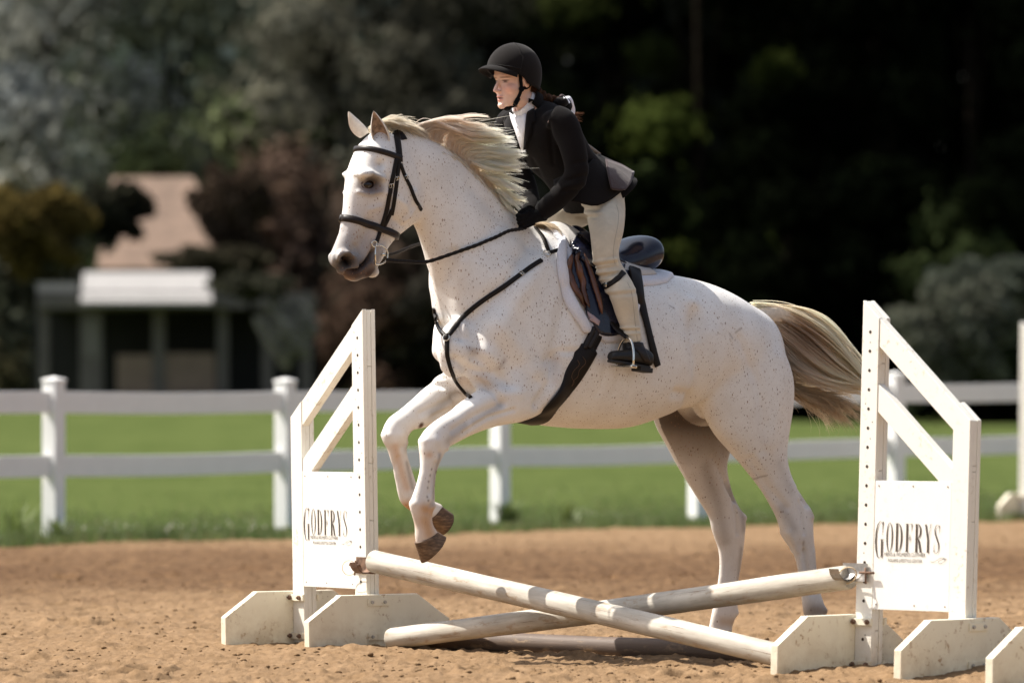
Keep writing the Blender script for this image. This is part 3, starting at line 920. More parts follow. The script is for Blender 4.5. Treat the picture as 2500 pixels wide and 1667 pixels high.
def word_geo():
    """the shop sign in metres, origin at the top left of the lettering"""
    L = [('G', 508, 672, 300, 988), ('O', 712, 830, 322, 872), ('D', 866, 1004, 328, 866), ('F', 1040, 1178, 332, 868), ('R', 1212, 1352, 335, 872), ('Y', 1392, 1520, 338, 874), ('S', 1552, 1668, 334, 880)]
    k = .350 / 1160
    V = []; Fc = []
    for n, (ch, x0, x1, y0, y1) in enumerate(L):
        fx = (x1 - x0) * k; fy = (y1 - y0) * k * .70
        for j, st in enumerate(GLY[ch]):
            v, f = stroke_geo(st, fx, fy, fx * (.92 if ch in 'GS' else 1))
            b = len(V); d = .00035 * (j % 3)
            V += [(p[0] + (x0 - 508) * k, p[1] - (y1 - 300) * k * .70, d) for p in v]; Fc += [tuple(i + b for i in q) for q in f]
    # flourish
    for st in ([(1510, 1010), (1560, 1022), (1620, 985), (1680, 945), (1740, 940), (1790, 962)], [(1790, 962), (1730, 958), (1665, 990), (1650, 1030), (1690, 1046), (1750, 1010), (1762, 975), (1735, 945)]):
        q = [(p[0], p[1], 1) for p in cr(st, 5)]
        v, f = stroke_geo([((p[0] - 508) * k, -(p[1] - 300) * k * .70 - .004, .9 if i % 9 else .6) for i, p in enumerate(q)], 1, 1, .0017)
        b = len(V); V += [(*p, .0002) for p in v]; Fc += [tuple(i + b for i in g) for g in f]
    return V, Fc
def text_geo(s, width):
    cu = bpy.data.curves.new('t', 'FONT'); cu.body = s; cu.size = 1; cu.resolution_u = 2; cu.offset = .0; cu.space_character = .95
    o = bpy.data.objects.new('t', cu); COL.objects.link(o)
    me = bpy.data.meshes.new_from_object(o.evaluated_get(bpy.context.evaluated_depsgraph_get()))
    V = np.array([v.co[:] for v in me.vertices]); Fc = [tuple(p.vertices) for p in me.polygons]
    bpy.data.objects.remove(o); V[:, 0] -= V[:, 0].min()
    sc = width / V[:, 0].max()
    return V[:, 0] * sc, V[:, 1] * sc, Fc, sc

def standard(px, Y, theta, side, lean, label, rot=0, feet=(.31, .30), sign=True, ht=1.475):
    """side=-1: wing reaches to the left of its tall post, +1: to the right"""
    th = math.radians(theta)
    r = Vector((math.cos(th), -math.sin(th), 0)); n = Vector((-math.sin(th), -math.cos(th), 0))
    O = Vector(((px - 1250) * Y / F, Y, 0))
    la = math.radians(lean)
    up = (UP + r * math.tan(la)).normalized()
    root = thing('jump_standard', label, 'jump standard', tuple(O), 'white wooden jump standards')
    u = r * side
    def Q(a, d, z): return O + u * a + n * d + up * z      # a outward, d towards the camera side, z up
    W = .087; TH = .0215; GAP = .0015
    rx = u
    def board(poly, d0, d1):
        return [Q(a, d0, z) for a, z in poly], n * (d1 - d0)
    HT = ht; SL = .83
    X2 = .485           # inner edge of the short post
    def post(a0, top, hole, nm):
        m = MB()
        for k in range(3):
            d1 = -k * (TH + GAP); d0 = d1 - TH
            jt = 0 if k != 1 else .003
            if k == 1:      # spacer pieces
                cuts = [0, .1 + rnd.random() * .2, .55 + rnd.random() * .1, .8, top - .25]
                zs = cuts + [None]
                for c0, c1 in zip(cuts, cuts[1:] + [top]):
                    if c1 - c0 < .02: continue
                    t1 = c1 - .002
                    poly = [(a0 + .002, c0), (a0 + W - .002, c0), (a0 + W - .002, t1 - (W * SL if c1 == top else 0)), (a0 + .002, t1)]
                    pl, ex = board(poly, d0, d1); m.prism(pl, ex)
            else:
                poly = [(a0, 0), (a0 + W, 0), (a0 + W, top - W * SL), (a0, top)]
                pl, ex = board(poly, d0, d1); m.prism(pl, ex)
        o = m.build(nm, M['paint'], root, False, bevel=.002)
        if hole:
            hm = MB(); z = .13
            while z < top - .1:
                c = Q(a0 + W * .48, .0008, z)
                hm.tube([c - n * .004, c], [.0068, .0068], 10)
                if rnd.random() < .5:
                    c = Q(a0 + W * rnd.uniform(.2, .8), .0008, z + rnd.uniform(.015, .05)); hm.tube([c - n * .004, c], [.0025, .0025], 6)
                z += .0762
            hm.build('hole', M['hole'], o, False)['kind'] = 'stuff'
        return o
    ztop2 = HT - W * SL - (X2 - W) * SL
    post(0, HT, True, 'tall_post'); post(X2, ztop2, False, 'short_post')
    # braces sit in the middle layer plane, a little proud
    bw = .081
    for (z0, d) in ((HT - W * SL - .002, .0), (HT - W * SL - .260, .0)):
        dz = (X2 - W) * SL
        poly = [(W + .001, z0), (X2 - .001, z0 - dz), (X2 - .001, z0 - dz - bw * 1.35), (W + .001, z0 - bw * 1.35)]
        pl, ex = board(poly, -TH * 1.9, -.003); m = MB(); m.prism(pl, ex); m.build('brace', M['paint'], root, False, bevel=.002)
    # sign panel
    zb = .250; zt = zb + .510
    m = MB(); pl, ex = board([(W + .001, zb), (X2 - .001, zb), (X2 - .001, zt), (W + .001, zt)], -.016, -.001); m.prism(pl, ex)
    panel = m.build('sign_panel', M['paint_clean'], root, False, bevel=.0015)
    for (a, z) in ((W + .02, zb + .02), (X2 - .02, zb + .02), (W + .02, zt - .02), (X2 - .02, zt - .02), ((W + X2) / 2, zt - .02), ((W + X2) / 2 + .02, zb + .02)):
        c = Q(a, .0008, z); m = MB(); m.tube([c - n * .003, c], [.003, .003], 8); m.build('nail', M['rust'], panel, False)
    if sign:
        # lettering reads left to right in the photo
        V, Fc = word_geo()
        left_a = (X2 - .006) if side < 0 else (W + .006)
        pl = []
        def S2(x, y, d=0): return Q(left_a, 0, 0) - Q(0, 0, 0) + O + r * x + n * (.0008 + d) + up * (zt - .160 + y)
        mesh_obj('lettering', [S2(x * .97, y, d) for x, y, d in V], Fc, M['ink'], panel, False)
        for s, wd, x0, y0 in (("MEN'S & WOMEN'S CLOTHIER", .213, .053, -.137), ("POLARIS LIFESTYLE CENTER", .178, .072, -.160)):
            x, y, fc, sc = text_geo(s, wd)
            mesh_obj('lettering', [S2(a + x0, b * 1.25 + y0) for a, b in zip(x, y)], fc, M['ink'], panel, False)
    # feet
    for k, (a_, off, sgn, bury) in enumerate(((0, feet[0], -1, 0), (X2, feet[1], 1, 0))):
        # outer faces: one board lies beyond the tall post, the other beyond the short one
        aw = -.002 - .038 if k == 0 else X2 + W + .002
        # both feet on the side seen in the photograph
        zt_ = .228; L = .75; near = off
        prof = [(near, -.06), (near, .118), (near - .16, zt_ - .008), (near - .17, zt_), (near - L + .17, zt_), (near - L + .02, .128), (near - L, .118), (near - L, -.06)]
        pts_ = [Q(aw, d, z) for d, z in prof]
        m = MB(); m.prism(pts_, u * .038)
        ft = m.build('foot', M['paint_foot'], root, False, bevel=.003)
        # steel straps with bolts
        fa = aw - .004 if (k == 0) else aw + .042
        face = Q(fa, 0, 0) - O
        outer = -u if k == 0 else u
        for z in (.195, .045):
            c = Q(fa, -.03, z); mm = MB(); mm.box(c, n, up, u, .055, .016, .003); mm.build('strap_plate', M['paint_foot'], ft, False, bevel=.001)
            for dd in (-.034, .034):
                c2 = c + n * dd; bb = MB(); bb.tube([c2, c2 + outer * .010], [.0085, .0065], 8); bb.build('bolt', M['steel'], ft, False)
        # clamp bars in front of and behind the post, through bolts
        pa = -.004 if k == 0 else X2
        for z in (.20, .03):
            for dd in (.010, -TH * 3 - GAP * 2 - .008):
                cc = Q(pa + W / 2, dd, z); cm = MB(); cm.box(cc, u, up, n, W * .5 + .012, .014, .006); b2 = cm.build('clamp_bar', M['paint_foot'], root, False, bevel=.001)
            for aa in (pa + .012, pa + W - .004):
                e = Q(aa, .034, z); c3 = MB(); c3.tube([e, Q(aa, .0171, z), Q(aa, .017, z), Q(aa, .026, z), Q(aa, .0261, z), e - n * .124], [.0045, .0045, .010, .010, .0045, .0045], 8); c3.build('bolt', M['rust'], root, False)
    return root, Q
std1, Q1 = standard(897, 24.86, 53.5, -1, -1.5, 'white winged jump standard with shop sign below the horse head', feet=(.335, .36))
std2, Q2 = standard(2085, 22.62, 45, 1, 1.9, 'white winged jump standard with shop sign in front of the horse tail', feet=(.45, .42))
std3, Q3 = standard(2625, 21.55, 45, 1, 1.0, 'white jump standard of which only one cream foot shows at the corner of the picture', feet=(.48, .45), sign=False)
std4, Q4 = standard(2487, 50.6, 38, 1, .5, 'blurred white jump standard standing far off beside the fence', feet=(.30, .30), sign=False, ht=1.75)

# poles ------------------------------------------------------------
def pole(A, B, r0, r1, label, name='jump_pole', mat='pole'):
    A = Vector(A); B = Vector(B); n = 60; pts = []; rad = []
    d = (B - A); s = d.cross(UP).normalized()
    k1, k2 = rnd.uniform(0, 6), rnd.uniform(0, 6)
    for i in range(n):
        t = i / (n - 1)
        wob = .004 * math.sin(t * 7 + k1); wob2 = .003 * math.sin(t * 5 + k2)
        rr = (r0 + (r1 - r0) * t) * (1 + .012 * math.sin(t * 23 + k1))
        e = min(i, n - 1 - i)
        if e == 0: rr *= .90
        pts.append(A.lerp(B, t) + s * wob + UP * wob2); rad.append(rr)
    # near-end points keep the bevel short
    pts[1] = pts[0] + (pts[2] - pts[0]).normalized() * .006; pts[-2] = pts[-1] - (pts[-1] - pts[-3]).normalized() * .006
    V, Fc = tube_geo(pts, rad, 28)
    # slightly faceted, as planed rails are
    V = np.array([tuple(v) for v in V])
    q = d.normalized().to_track_quat('Z', 'Y').to_matrix()
    me = bpy.data.meshes.new(name); loc_ = np.array(A); R = np.array(q)
    vl = (V - loc_) @ R
    a = np.arctan2(vl[:, 1], vl[:, 0]); rr = 1 + .012 * np.cos(a * 8)
    vl[:, 0] *= rr; vl[:, 1] *= rr
    me.from_pydata(vl.tolist(), [], Fc); me.materials.append(M[mat])
    me.polygons.foreach_set('use_smooth', [len(p.vertices) == 4 for p in me.polygons])
    o = bpy.data.objects.new(name, me); COL.objects.link(o); o.location = A; o.rotation_euler = q.to_euler()
    bm = bmesh.new(); bm.from_mesh(me); bmesh.ops.recalc_face_normals(bm, faces=bm.faces); bm.to_mesh(me); bm.free()
    tag(o, label, 'jump pole', 'white wooden jump poles')
    return o
pA0, pA1 = P(911, 1368, 24.76), P(1945, 1609, 22.52)
pB0, pB1 = P(956, 1560, 24.75), P(2076, 1409, 22.64)
pole(pA0, pA1, .050, .0465, 'round white pole held in the rusty cup, slanting down over the other pole')
pole(pB0, pB1, .0455, .049, 'round white pole rising from the ground to the steel cup, crossed underneath')
pole(P(1020, 1556, 24.78), P(1990, 1604, 23.12), .043, .046, 'brown ground pole lying in the shade beneath the crossed poles', 'jump_pole', 'pole_brown_shaded')

# cups ------------------------------------------------------------
def cup(c, r, n, label, mt, pin_out, s=1, rope=False, sh=0.0):
    root = thing('jump_cup', label, 'jump cup', tuple(c), 'metal cups holding the poles')
    m = MB()
    # bent plate: back plate against the post, shelf that carries the pole
    m.box(c + n * .004 + r * (sh * .5), r, UP, n, .034 + abs(sh) * .5, .036, .0022)
    N = 9; V = []
    for i in range(N):
        a = math.pi * (1.05 + .9 * i / (N - 1))
        for e in (-.026, .026):
            V.append(c + r * sh + n * (.048 + .052 * math.cos(a)) + UP * (.02 + .054 * math.sin(a)) + r * e * s)
    Fc = [(2 * i, 2 * i + 1, 2 * i + 3, 2 * i + 2) for i in range(N - 1)]
    m.add(V, Fc); m.add([v + UP * .004 for v in V], [f[::-1] for f in Fc])
    m.build('plate', M[mt], root, False)
    m = MB(); m.tube([c + n * .012 + r * pin_out * .0, c + n * .012 + r * pin_out * .075], [.005, .005], 8)
    m.tube([c + n * .012 + r * pin_out * .03 + UP * .02, c + n * .014 + r * pin_out * .034 - UP * .045], [.004, .004], 8)
    m.build('pin', M['rust'], root)
    m = MB(); pts = []
    for i in range(21):
        a = 2 * math.pi * i / 20
        pts.append(c + n * .035 + r * (-.045 * s + .045 * math.cos(a)) + UP * (-.012 + .028 * math.sin(a) + .018 * math.cos(a)) + n * .02 * math.sin(a))
    m.tube(pts, .0026 if rope else .0016, 6)
    m.build('cord', M['rope'], root)
r1 = Vector((math.cos(math.radians(53.5)), -math.sin(math.radians(53.5)), 0)); n1 = Vector((-r1.y * -1 * -1, -r1.x, 0))
n1 = Vector((-math.sin(math.radians(53.5)), -math.cos(math.radians(53.5)), 0))
r2 = Vector((math.cos(math.radians(45)), -math.sin(math.radians(45)), 0)); n2 = Vector((-r2.x, r2.y, 0))
cup(Q1(.03, .003, .355), r1, n1, 'rusty metal cup with a pin under the upper end of the front pole', 'rust', -1, sh=.075)
cup(Q2(.03, .003, .395), r2, n2, 'grey steel cup with a pale cord loop by the sign under the horse tail', 'steel', 1, 1, True, sh=-.06)
# ------------------------------------------------------------------ the horse
ho = unloc(0.9, 0, 0)
horse = thing('horse', 'flea-bitten grey horse jumping over the crossed poles, mane and tail flying', 'horse', tuple(ho))

def up_head(p): return p
# near hind, far hind, near fore, far fore: edges traced front/back
trunk = [
 (1096,770,1096,872,.07,0,0,2), (1112,715,1116,925,.16,0,.05,2), (1150,650,1155,978,.215,0,.05,2.1), (1215,590,1220,1018,.24,0,.1,2.1),
 (1300,558,1290,1034,.25,0,.18,2.2), (1372,572,1350,1041,.275,0,.2,2.2), (1450,632,1430,1047,.30,0,.1,2.3), (1530,662,1520,1044,.315,0,.04,2.3),
 (1610,668,1600,1018,.31,0,.0,2.3), (1680,682,1680,985,.30,0,-.02,2.25), (1745,706,1745,990,.29,0,-.02,2.2), (1800,735,1800,1000,.25,0,0,2.1),
 (1850,762,1845,1000,.20,0,0,2), (1882,800,1878,960,.11,0,0,2)]
hind_n = [
 (1690,760,1845,768,.10,.11,0,2.2), (1692,820,1888,830,.13,.13,0,2.2), (1698,870,1914,880,.135,.14,0,2.2), (1704,925,1928,930,.135,.145,0,2.2), (1716,985,1929,985,.125,.15,0,2.2),
 (1742,1050,1922,1055,.102,.155,0,2.1), (1788,1105,1917,1112,.08,.155,0,2.1), (1829,1158,1931,1165,.06,.15,0,2), (1868,1212,1957,1208,.048,.15,0,2),
 (1895,1258,1981,1250,.045,.15,0,2.2), (1905,1285,1982,1275,.045,.15,0,2.3), (1915,1308,1982,1300,.043,.15,0,2.3), (1934,1338,1986,1335,.034,.15,0,2.2), (1946,1375,1990,1373,.028,.15,0,2.1),
 (1955,1430,1996,1426,.0265,.15,0,2), (1960,1468,2006,1462,.033,.15,0,2), (1963,1494,2016,1494,.034,.15,0,2), (1968,1518,2012,1516,.030,.15,0,2), (1970,1540,2012,1536,.036,.15,0,2)]
hind_f = [
 (1640,900,1790,900,.10,-.10,0,2.2), (1602,985,1788,985,.12,-.12,0,2.2), (1607,1035,1786,1045,.11,-.13,0,2.2), (1630,1082,1779,1096,.095,-.14,0,2.1),
 (1657,1135,1771,1138,.073,-.14,0,2.1), (1684,1183,1781,1182,.056,-.14,0,2), (1711,1226,1799,1226,.048,-.14,0,2), (1733,1262,1815,1258,.045,-.14,0,2.2),
 (1740,1290,1817,1283,.045,-.14,0,2.3), (1748,1315,1815,1308,.041,-.14,0,2.3), (1756,1342,1813,1338,.034,-.14,0,2.2), (1758,1379,1807,1385,.028,-.14,0,2.1), (1753,1425,1801,1425,.0265,-.14,0,2),
 (1746,1466,1799,1464,.033,-.14,0,2), (1738,1502,1798,1495,.034,-.14,0,2), (1733,1526,1788,1524,.031,-.14,0,2), (1730,1545,1785,1543,.036,-.14,0,2)]
fore_n = [
 (1270,800,1360,960,.08,.14,0,2.1), (1240,870,1325,1003,.095,.155,0,2.1), (1206,925,1285,1026,.085,.165,0,2.1), (1150,965,1212,1040,.068,.165,0,2.05),
 (1101,1003,1152,1061,.055,.165,0,2), (1064,1027,1112,1081,.047,.165,0,2.1), (1036,1054,1088,1094,.046,.165,0,2.3), (1026,1084,1080,1108,.046,.165,0,2.3),
 (1028,1111,1073,1124,.040,.165,0,2.2), (1027,1145,1064,1151,.029,.165,0,2.05), (1017,1184,1060,1191,.0275,.165,0,2), (1006,1216,1060,1221,.033,.165,0,2),
 (1002,1237,1058,1239,.035,.165,0,2), (1008,1260,1054,1256,.031,.165,0,2), (1014,1284,1054,1274,.030,.165,0,2), (1015,1310,1060,1289,.034,.165,0,2), (1019,1329,1067,1297,.037,.165,0,2)]
fore_f = [
 (1150,850,1210,950,.09,-.13,0,2.1), (1110,878,1172,968,.095,-.145,0,2.1), (1079,905,1141,980,.082,-.155,0,2.1), (1047,937,1110,1004,.068,-.155,0,2),
 (1016,967,1078,1027,.057,-.155,0,2), (980,998,1037,1043,.048,-.155,0,2.1), (953,1020,1006,1050,.046,-.155,0,2.3), (938,1050,993,1066,.046,-.155,0,2.3),
 (937,1076,991,1085,.043,-.155,0,2.2), (947,1096,991,1104,.034,-.155,0,2.1), (957,1133,1000,1133,.028,-.155,0,2), (967,1178,1014,1176,.0275,-.155,0,2),
 (973,1206,1022,1202,.033,-.155,0,2), (982,1229,1032,1213,.035,-.155,0,2), (1001,1246,1046,1218,.031,-.155,0,2), (1022,1258,1062,1224,.031,-.155,0,2), (1044,1270,1080,1232,.036,-.155,0,2)]
neck = [
 (1420,620,1180,930,.13,0,.2,2), (1360,570,1110,850,.19,0,.25,2), (1310,554,1080,770,.175,0,.3,2), (1262,527,1064,705,.145,0,.3,2), (1212,476,1052,655,.118,0,.28,2),
 (1165,425,1037,605,.098,0,.22,2), (1118,382,1021,562,.086,0,.15,2), (1068,348,1002,530,.080,0,.1,2), (1012,324,978,500,.078,0,.05,2), (962,316,950,460,.07,0,0,2)]
head = [
 (915,318,1000,350,.055,0,-.0,2.2), (884,352,1022,420,.092,0,-.15,2.3), (866,390,1030,470,.102,0,-.12,2.4), (853,430,1028,510,.102,0,-.1,2.4), (845,468,1016,538,.088,0,-.02,2.3),
 (841,505,990,560,.073,0,.0,2.3), (835,540,962,584,.063,0,-.02,2.3), (828,572,945,606,.056,0,-.05,2.3), (817,602,934,627,.056,0,-.05,2.3), (808,626,922,645,.060,0,0,2.3),
 (809,646,905,664,.058,0,0,2.2), (824,660,893,676,.048,0,0,2), (840,670,884,683,.035,0,0,2)]
parts = [loft(trunk, 40, 4), loft(hind_n, 28, 4), loft(hind_f, 28, 4), loft(fore_n, 26, 4), loft(fore_f, 26, 4), loft(neck, 32, 4), loft(head, 32, 4)]
def E(px, py, lat, rf, rl, rz, tilt=0):
    """ellipsoid at a traced point: radii forward, lateral, up; tilt rotates it in the horse's plane"""
    c = HP(px, py, lat); ct, st = math.cos(tilt), math.sin(tilt)
    parts.append(ell_geo(c, HD * (rf * ct) + UP * (rf * st), HN * rl, UP * (rz * ct) - HD * (rz * st), 20, 12))
# hoof-side masses, muscles
for sg in (1, -1):
    E(1190, 885, .13 * sg, .11, .09, .13, .3)         # shoulder point / breast
    E(1262, 760, .14 * sg, .16, .085, .24, -.35)            # shoulder
    E(1320, 930, .185 * sg, .13, .085, .13, .5)            # triceps
    E(1112, 850, .095 * sg, .085, .09, .13, .1)            # pectorals
    E(1740, 790, .15 * sg, .17, .13, .13, -.2)             # croup
    E(1835, 880, .12 * sg, .11, .13, .20, .0)              # buttock
    E(965, 478, .062 * sg, .095, .042, .095, -.3)          # cheek
    E(886, 425, .075 * sg, .035, .028, .026, .2)           # brow
    E(838, 628, .040 * sg, .032, .022, .036, .3)           # nostril rim
E(862, 672, 0, .038, .04, .028, .3)        # lower lip
E(908, 664, 0, .03, .036, .026, .0)        # chin
E(838, 655, 0, .04, .048, .03, .5)         # upper lip
E(1385, 600, 0, .12, .07, .05, .5)        # withers
E(1700, 1003, .0, .09, .07, .05, .3)       # sheath
hv, hf = remesh(parts, .0046)
he = edges_of(hf)
hl = np.stack([(hv - np.array(H0)) @ np.array(HD), (hv - np.array(H0)) @ np.array(HN), hv[:, 2]], 1)
def L2(px, py, lat): q = loc(HP(px, py, lat)); return np.array([q.x, q.z])
# blend masks: the trunk is smoothed a lot, legs and muzzle little
s_, l_, z_ = hl.T
zk = 1.13
kneez = L2(1060, 1060, .165)[1]
body = np.clip((z_ - .62) / .25, 0, 1)
headm = np.clip((s_ - L2(1030, 500, 0)[0]) / .06, 0, 1) * (z_ > L2(930, 700, 0)[1])
mask = body * (1 - headm * .82)
mask = np.maximum(mask, .10)
mask_leg = np.clip((.72 - z_) / .1, 0, 1)
# forelegs are high, so keep them too
fl = (s_ > L2(1215, 950, 0)[0]) & (z_ < L2(1100, 950, 0)[1])
mask[fl] = np.minimum(mask[fl], .12)
hv = smooth(hv, he, 88, .5, mask)
hv = smooth(hv, he, 9, .5, None, -.52)
hl = np.stack([(hv - np.array(H0)) @ np.array(HD), (hv - np.array(H0)) @ np.array(HN), hv[:, 2]], 1)

nrm = vnormals(hv, hf)
latn = (nrm @ np.array(HN))
disp = np.zeros(len(hv))
def S(pts, r, amp, lat=.2, both=True, latmin=.0, side=1, sharp=2.0, anyn=False):
    """sculpt along a traced stroke; amp < 0 dents. r in photograph pixels"""
    q = [L2(x, y, lat * side) for x, y in pts]
    p = hl[:, [0, 2]]; R = r / 574.0
    d = np.full(len(p), 9.0)
    if len(q) == 1: d = np.linalg.norm(p - q[0], axis=1)
    else:
        for a, b in zip(q, q[1:]): d = np.minimum(d, seg_dist(p, a, b)[0])
    wgt = np.exp(-(d / R) ** sharp)
    if both: k = np.clip(np.abs(latn) * 1.6, 0, 1) * (np.abs(hl[:, 1]) > latmin)
    else: k = np.clip(latn * side * 1.6, 0, 1) * (hl[:, 1] * side > latmin)
    if anyn: k = 1.0 * (np.abs(hl[:, 1]) > latmin)
    if lat in (.165, -.155, .17, -.14): wgt = wgt * (hl[:, 1] * lat > 0)
    global disp
    disp += 1.9 * amp * wgt * k
# shoulder blade, shoulder-neck border, triceps
S([(1330,600),(1270,660),(1210,740),(1160,820)], 22, -.012, .22)
S([(1345,640),(1290,700),(1240,780),(1200,860)], 30, .010, .24)
S([(1395,700),(1370,790),(1350,870),(1318,930)], 20, -.010, .25)
S([(1180,870),(1215,905),(1245,935)], 14, -.010, .24)
S([(1225,790),(1270,850),(1310,900)], 30, .007, .25)
S([(1352,880),(1340,930),(1310,985)], 13, -.012, .24)
S([(1340,880),(1375,858),(1430,860)], 9, -.005, .27)
S([(1110,620),(1098,700),(1108,770),(1100,820)], 13, -.012, .1)      # jugular groove
S([(1130,640),(1125,720),(1135,800)], 22, .006, .12)
S([(1200,560),(1150,640),(1140,720)], 26, -.005, .12)
S([(1165,460),(1225,530),(1290,590)], 24, -.005, .1)
S([(1160,925),(1190,945),(1215,985)], 9, -.010, .2, latmin=.06)
S([(1120,880),(1160,905),(1200,915)], 12, -.010, .2)
# barrel, girth, flank
S([(1560,720),(1590,830),(1580,930)], 60, .006, .3)
S([(1700,760),(1690,840),(1712,930),(1718,985)], 18, -.012, .3)
S([(1735,820),(1740,900),(1745,980)], 32, .007, .3)
S([(1655,740),(1672,800)], 26, -.007, .28)
S([(1690,745)], 22, .012, .27)                # point of hip
S([(1800,830),(1850,930),(1870,1030),(1880,1100)], 14, -.005, .28)
S([(1900,880),(1905,980),(1890,1080)], 22, .005, .27)
S([(1640,960),(1690,968),(1716,1000)], 12, -.008, .25)
S([(1450,720),(1440,850),(1400,960)], 20, -.004, .3)
for k in range(4): S([(1480 + 34 * k, 780), (1488 + 34 * k, 880), (1478 + 34 * k, 960)], 8, -.0016, .31)
# gaskin, hock
S([(1830,1120),(1880,1190),(1925,1240)], 10, -.004, .2, latmin=.0)
S([(1950,1200),(1966,1230)], 9, -.010, .17)
S([(1762,1180),(1785,1220)], 9, -.008, -.14, side=1)
S([(1960,1345),(1972,1400),(1980,1445)], 6, -.007, .17)
S([(1985,1345),(1990,1400),(1992,1440)], 6, .003, .17)
S([(1780,1345),(1780,1400),(1775,1450)], 6, -.005, .17)
# knee and cannon of the forelegs
for dx, dy, L_ in ((0, 0, .165), (-88, -14, -.155)):
    S([(1052 + dx, 1075 + dy)], 12, .004, L_)
    S([(1060 + dx, 1105 + dy)], 8, -.004, L_)
    S([(1052 + dx, 1130 + dy), (1046 + dx, 1170 + dy), (1038 + dx, 1205 + dy)], 5, -.004, L_)
S([(1200,985),(1140,1015),(1090,1050)], 9, -.006, .165)
S([(1230,1000),(1170,1020),(1115,1058)], 5, -.005, .165)
S([(1105,960),(1060,985),(1010,1010)], 9, -.006, -.155)
S([(1080,1000),(1040,1018)], 6, -.004, -.155)
S([(1945,1225),(1950,1262),(1955,1300)], 6, -.005, .17)
S([(1775,1225),(1783,1262),(1786,1300)], 6, -.005, -.14)
S([(1925,1300),(1945,1345)], 8, .004, .17)
S([(1040,1232),(1032,1250)], 6, -.004, .165)
S([(1046,1236)], 6, .005, .165)
S([(1240,960),(1190,960),(1130,1000)], 14, .004, .165)
for lt, dx, dy in ((.165, 0, 0), (-.155, -89, -13)):
    S([(1082 + dx, 1094 + dy)], 7, .005, lt, anyn=True)
    S([(1030 + dx, 1075 + dy)], 8, .003, lt, anyn=True)
    S([(1058 + dx * .4, 1236 + dy * 1.6)], 7, .004, lt, anyn=True)
S([(1008, 1228)], 8, .003, .165, anyn=True)
S([(1978, 1262)], 8, .005, .17, anyn=True); S([(1813, 1262)], 8, .005, -.14, anyn=True)
S([(2014, 1490)], 8, .005, .17, anyn=True); S([(1796, 1496)], 8, .005, -.14, anyn=True)
S([(1955, 1330), (1962, 1350)], 6, -.003, .17, anyn=True)
# head: facial crest, cheek edge, hollows, eye, nostril, mouth
S([(925,505),(905,511)], 7, .0035, .07)
S([(900,545),(890,580),(878,610)], 14, -0.0085, .06)
S([(925,560),(935,590)], 12, -0.0051, .05)
S([(1008,470),(1012,505),(990,540)], 8, 0.0068, .08)
S([(960,540),(985,550)], 8, -0.0051, .06)
S([(925,400)], 10, -0.0153, .08)                # hollow above the eye
S([(880,424),(905,424),(930,436)], 7, 0.0102, .08)     # brow
S([(885,468),(905,474),(926,468)], 5, 0.0051, .08)
S([(909,450)], 13, -0.0170, .085)
S([(866,395),(858,440),(852,500),(845,560)], 10, -0.0051, .06)
S([(846,641)], 16, -0.0380, .06, sharp=3)
S([(848,618),(866,628),(870,650)], 5, 0.0102, .055)
S([(828,622),(826,640),(832,655)], 5, 0.0068, .055)
S([(910,614),(900,630),(886,648),(870,662),(852,668)], 4.5, -0.0204, .05)
S([(866,600),(862,612)], 8, -0.0051, .055)
S([(935,440),(950,470),(948,505)], 14, -.004, .08)
S([(940,470),(985,500),(1000,530)], 8, .003, .08)
S([(905,640),(913,655),(905,672)], 7, .006, .05)
S([(872,600),(884,625),(878,650)], 4, -.004, .055)
S([(842,672),(862,680)], 5, .005, .04)
# light body irregularity
disp += (vnoise(hl[:, 0] * 9 + 50, hl[:, 2] * 9 + 20 + np.sign(hl[:, 1]) * 7) - .5) * .003 * body
hv = hv + nrm * disp[:, None]
hv = smooth(hv, he, 3, .4)
hpx = proj_px(hv)

# coat colour: pigment and stains, with shade painted into nostril, leg grooves, inner thigh
rgb = np.tile(np.array([.84, .83, .81]), (len(hv), 1))
p2 = hl[:, [0, 2]]
def paint(pts, r, col, a=1.0, lat=.2, sharp=2.0, side=None):
    q = [L2(x, y, lat) for x, y in pts]; R = r / 574.0
    d = np.linalg.norm(p2 - q[0], axis=1) if len(q) == 1 else np.min([seg_dist(p2, u, v)[0] for u, v in zip(q, q[1:])], axis=0)
    w = a * np.exp(-(d / R) ** sharp)
    if abs(lat) >= .1: w = w * (hl[:, 1] * lat > 0)
    global rgb
    rgb = rgb * (1 - w[:, None]) + np.array(col) * w[:, None]
SKIN = (.085, .062, .060); TAN = (.60, .29, .08)
paint([(850,585),(915,600)], 46, (.24, .22, .225), .62, .06)
paint([(900,520),(935,540)], 40, (.42, .39, .38), .4, .07)
paint([(850,635),(900,648)], 30, (.10, .085, .085), .88, .06)
paint([(845,672),(900,668)], 18, (.10, .065, .055), .9, .045)
paint([(900,600),(915,640)], 20, (.20, .16, .15), .6, .055)
paint([(847,641)], 22, (.003, .002, .002), 1, .06, 5)  # nostril opening: darkness of the cavity painted black
paint([(912,612),(902,632),(886,650),(868,664)], 9, (.02, .012, .012), .95, .055)
paint([(858,676),(885,676),(912,660)], 11, (.045, .025, .02), .85, .05)
paint([(858,684),(838,680)], 8, (.40, .27, .20), .7, .03)
paint([(909,451)], 28, (.035, .022, .022), .95, .085, 3)
paint([(895,462),(925,462)], 10, (.25, .20, .20), .6, .085)
paint([(920,520),(930,560),(905,590)], 30, (.60, .55, .53), .5, .06)
w = np.exp(-((hl[:, 0] - L2(1690, 1010, 0)[0]) / .09) ** 2) * np.exp(-((hl[:, 2] - L2(1690, 1020, 0)[1]) / .06) ** 2) * (hl[:, 1] < .05) * (hl[:, 1] > -.3)
rgb = rgb * (1 - w[:, None] * .85) + np.array([.12, .085, .07]) * w[:, None] * .85
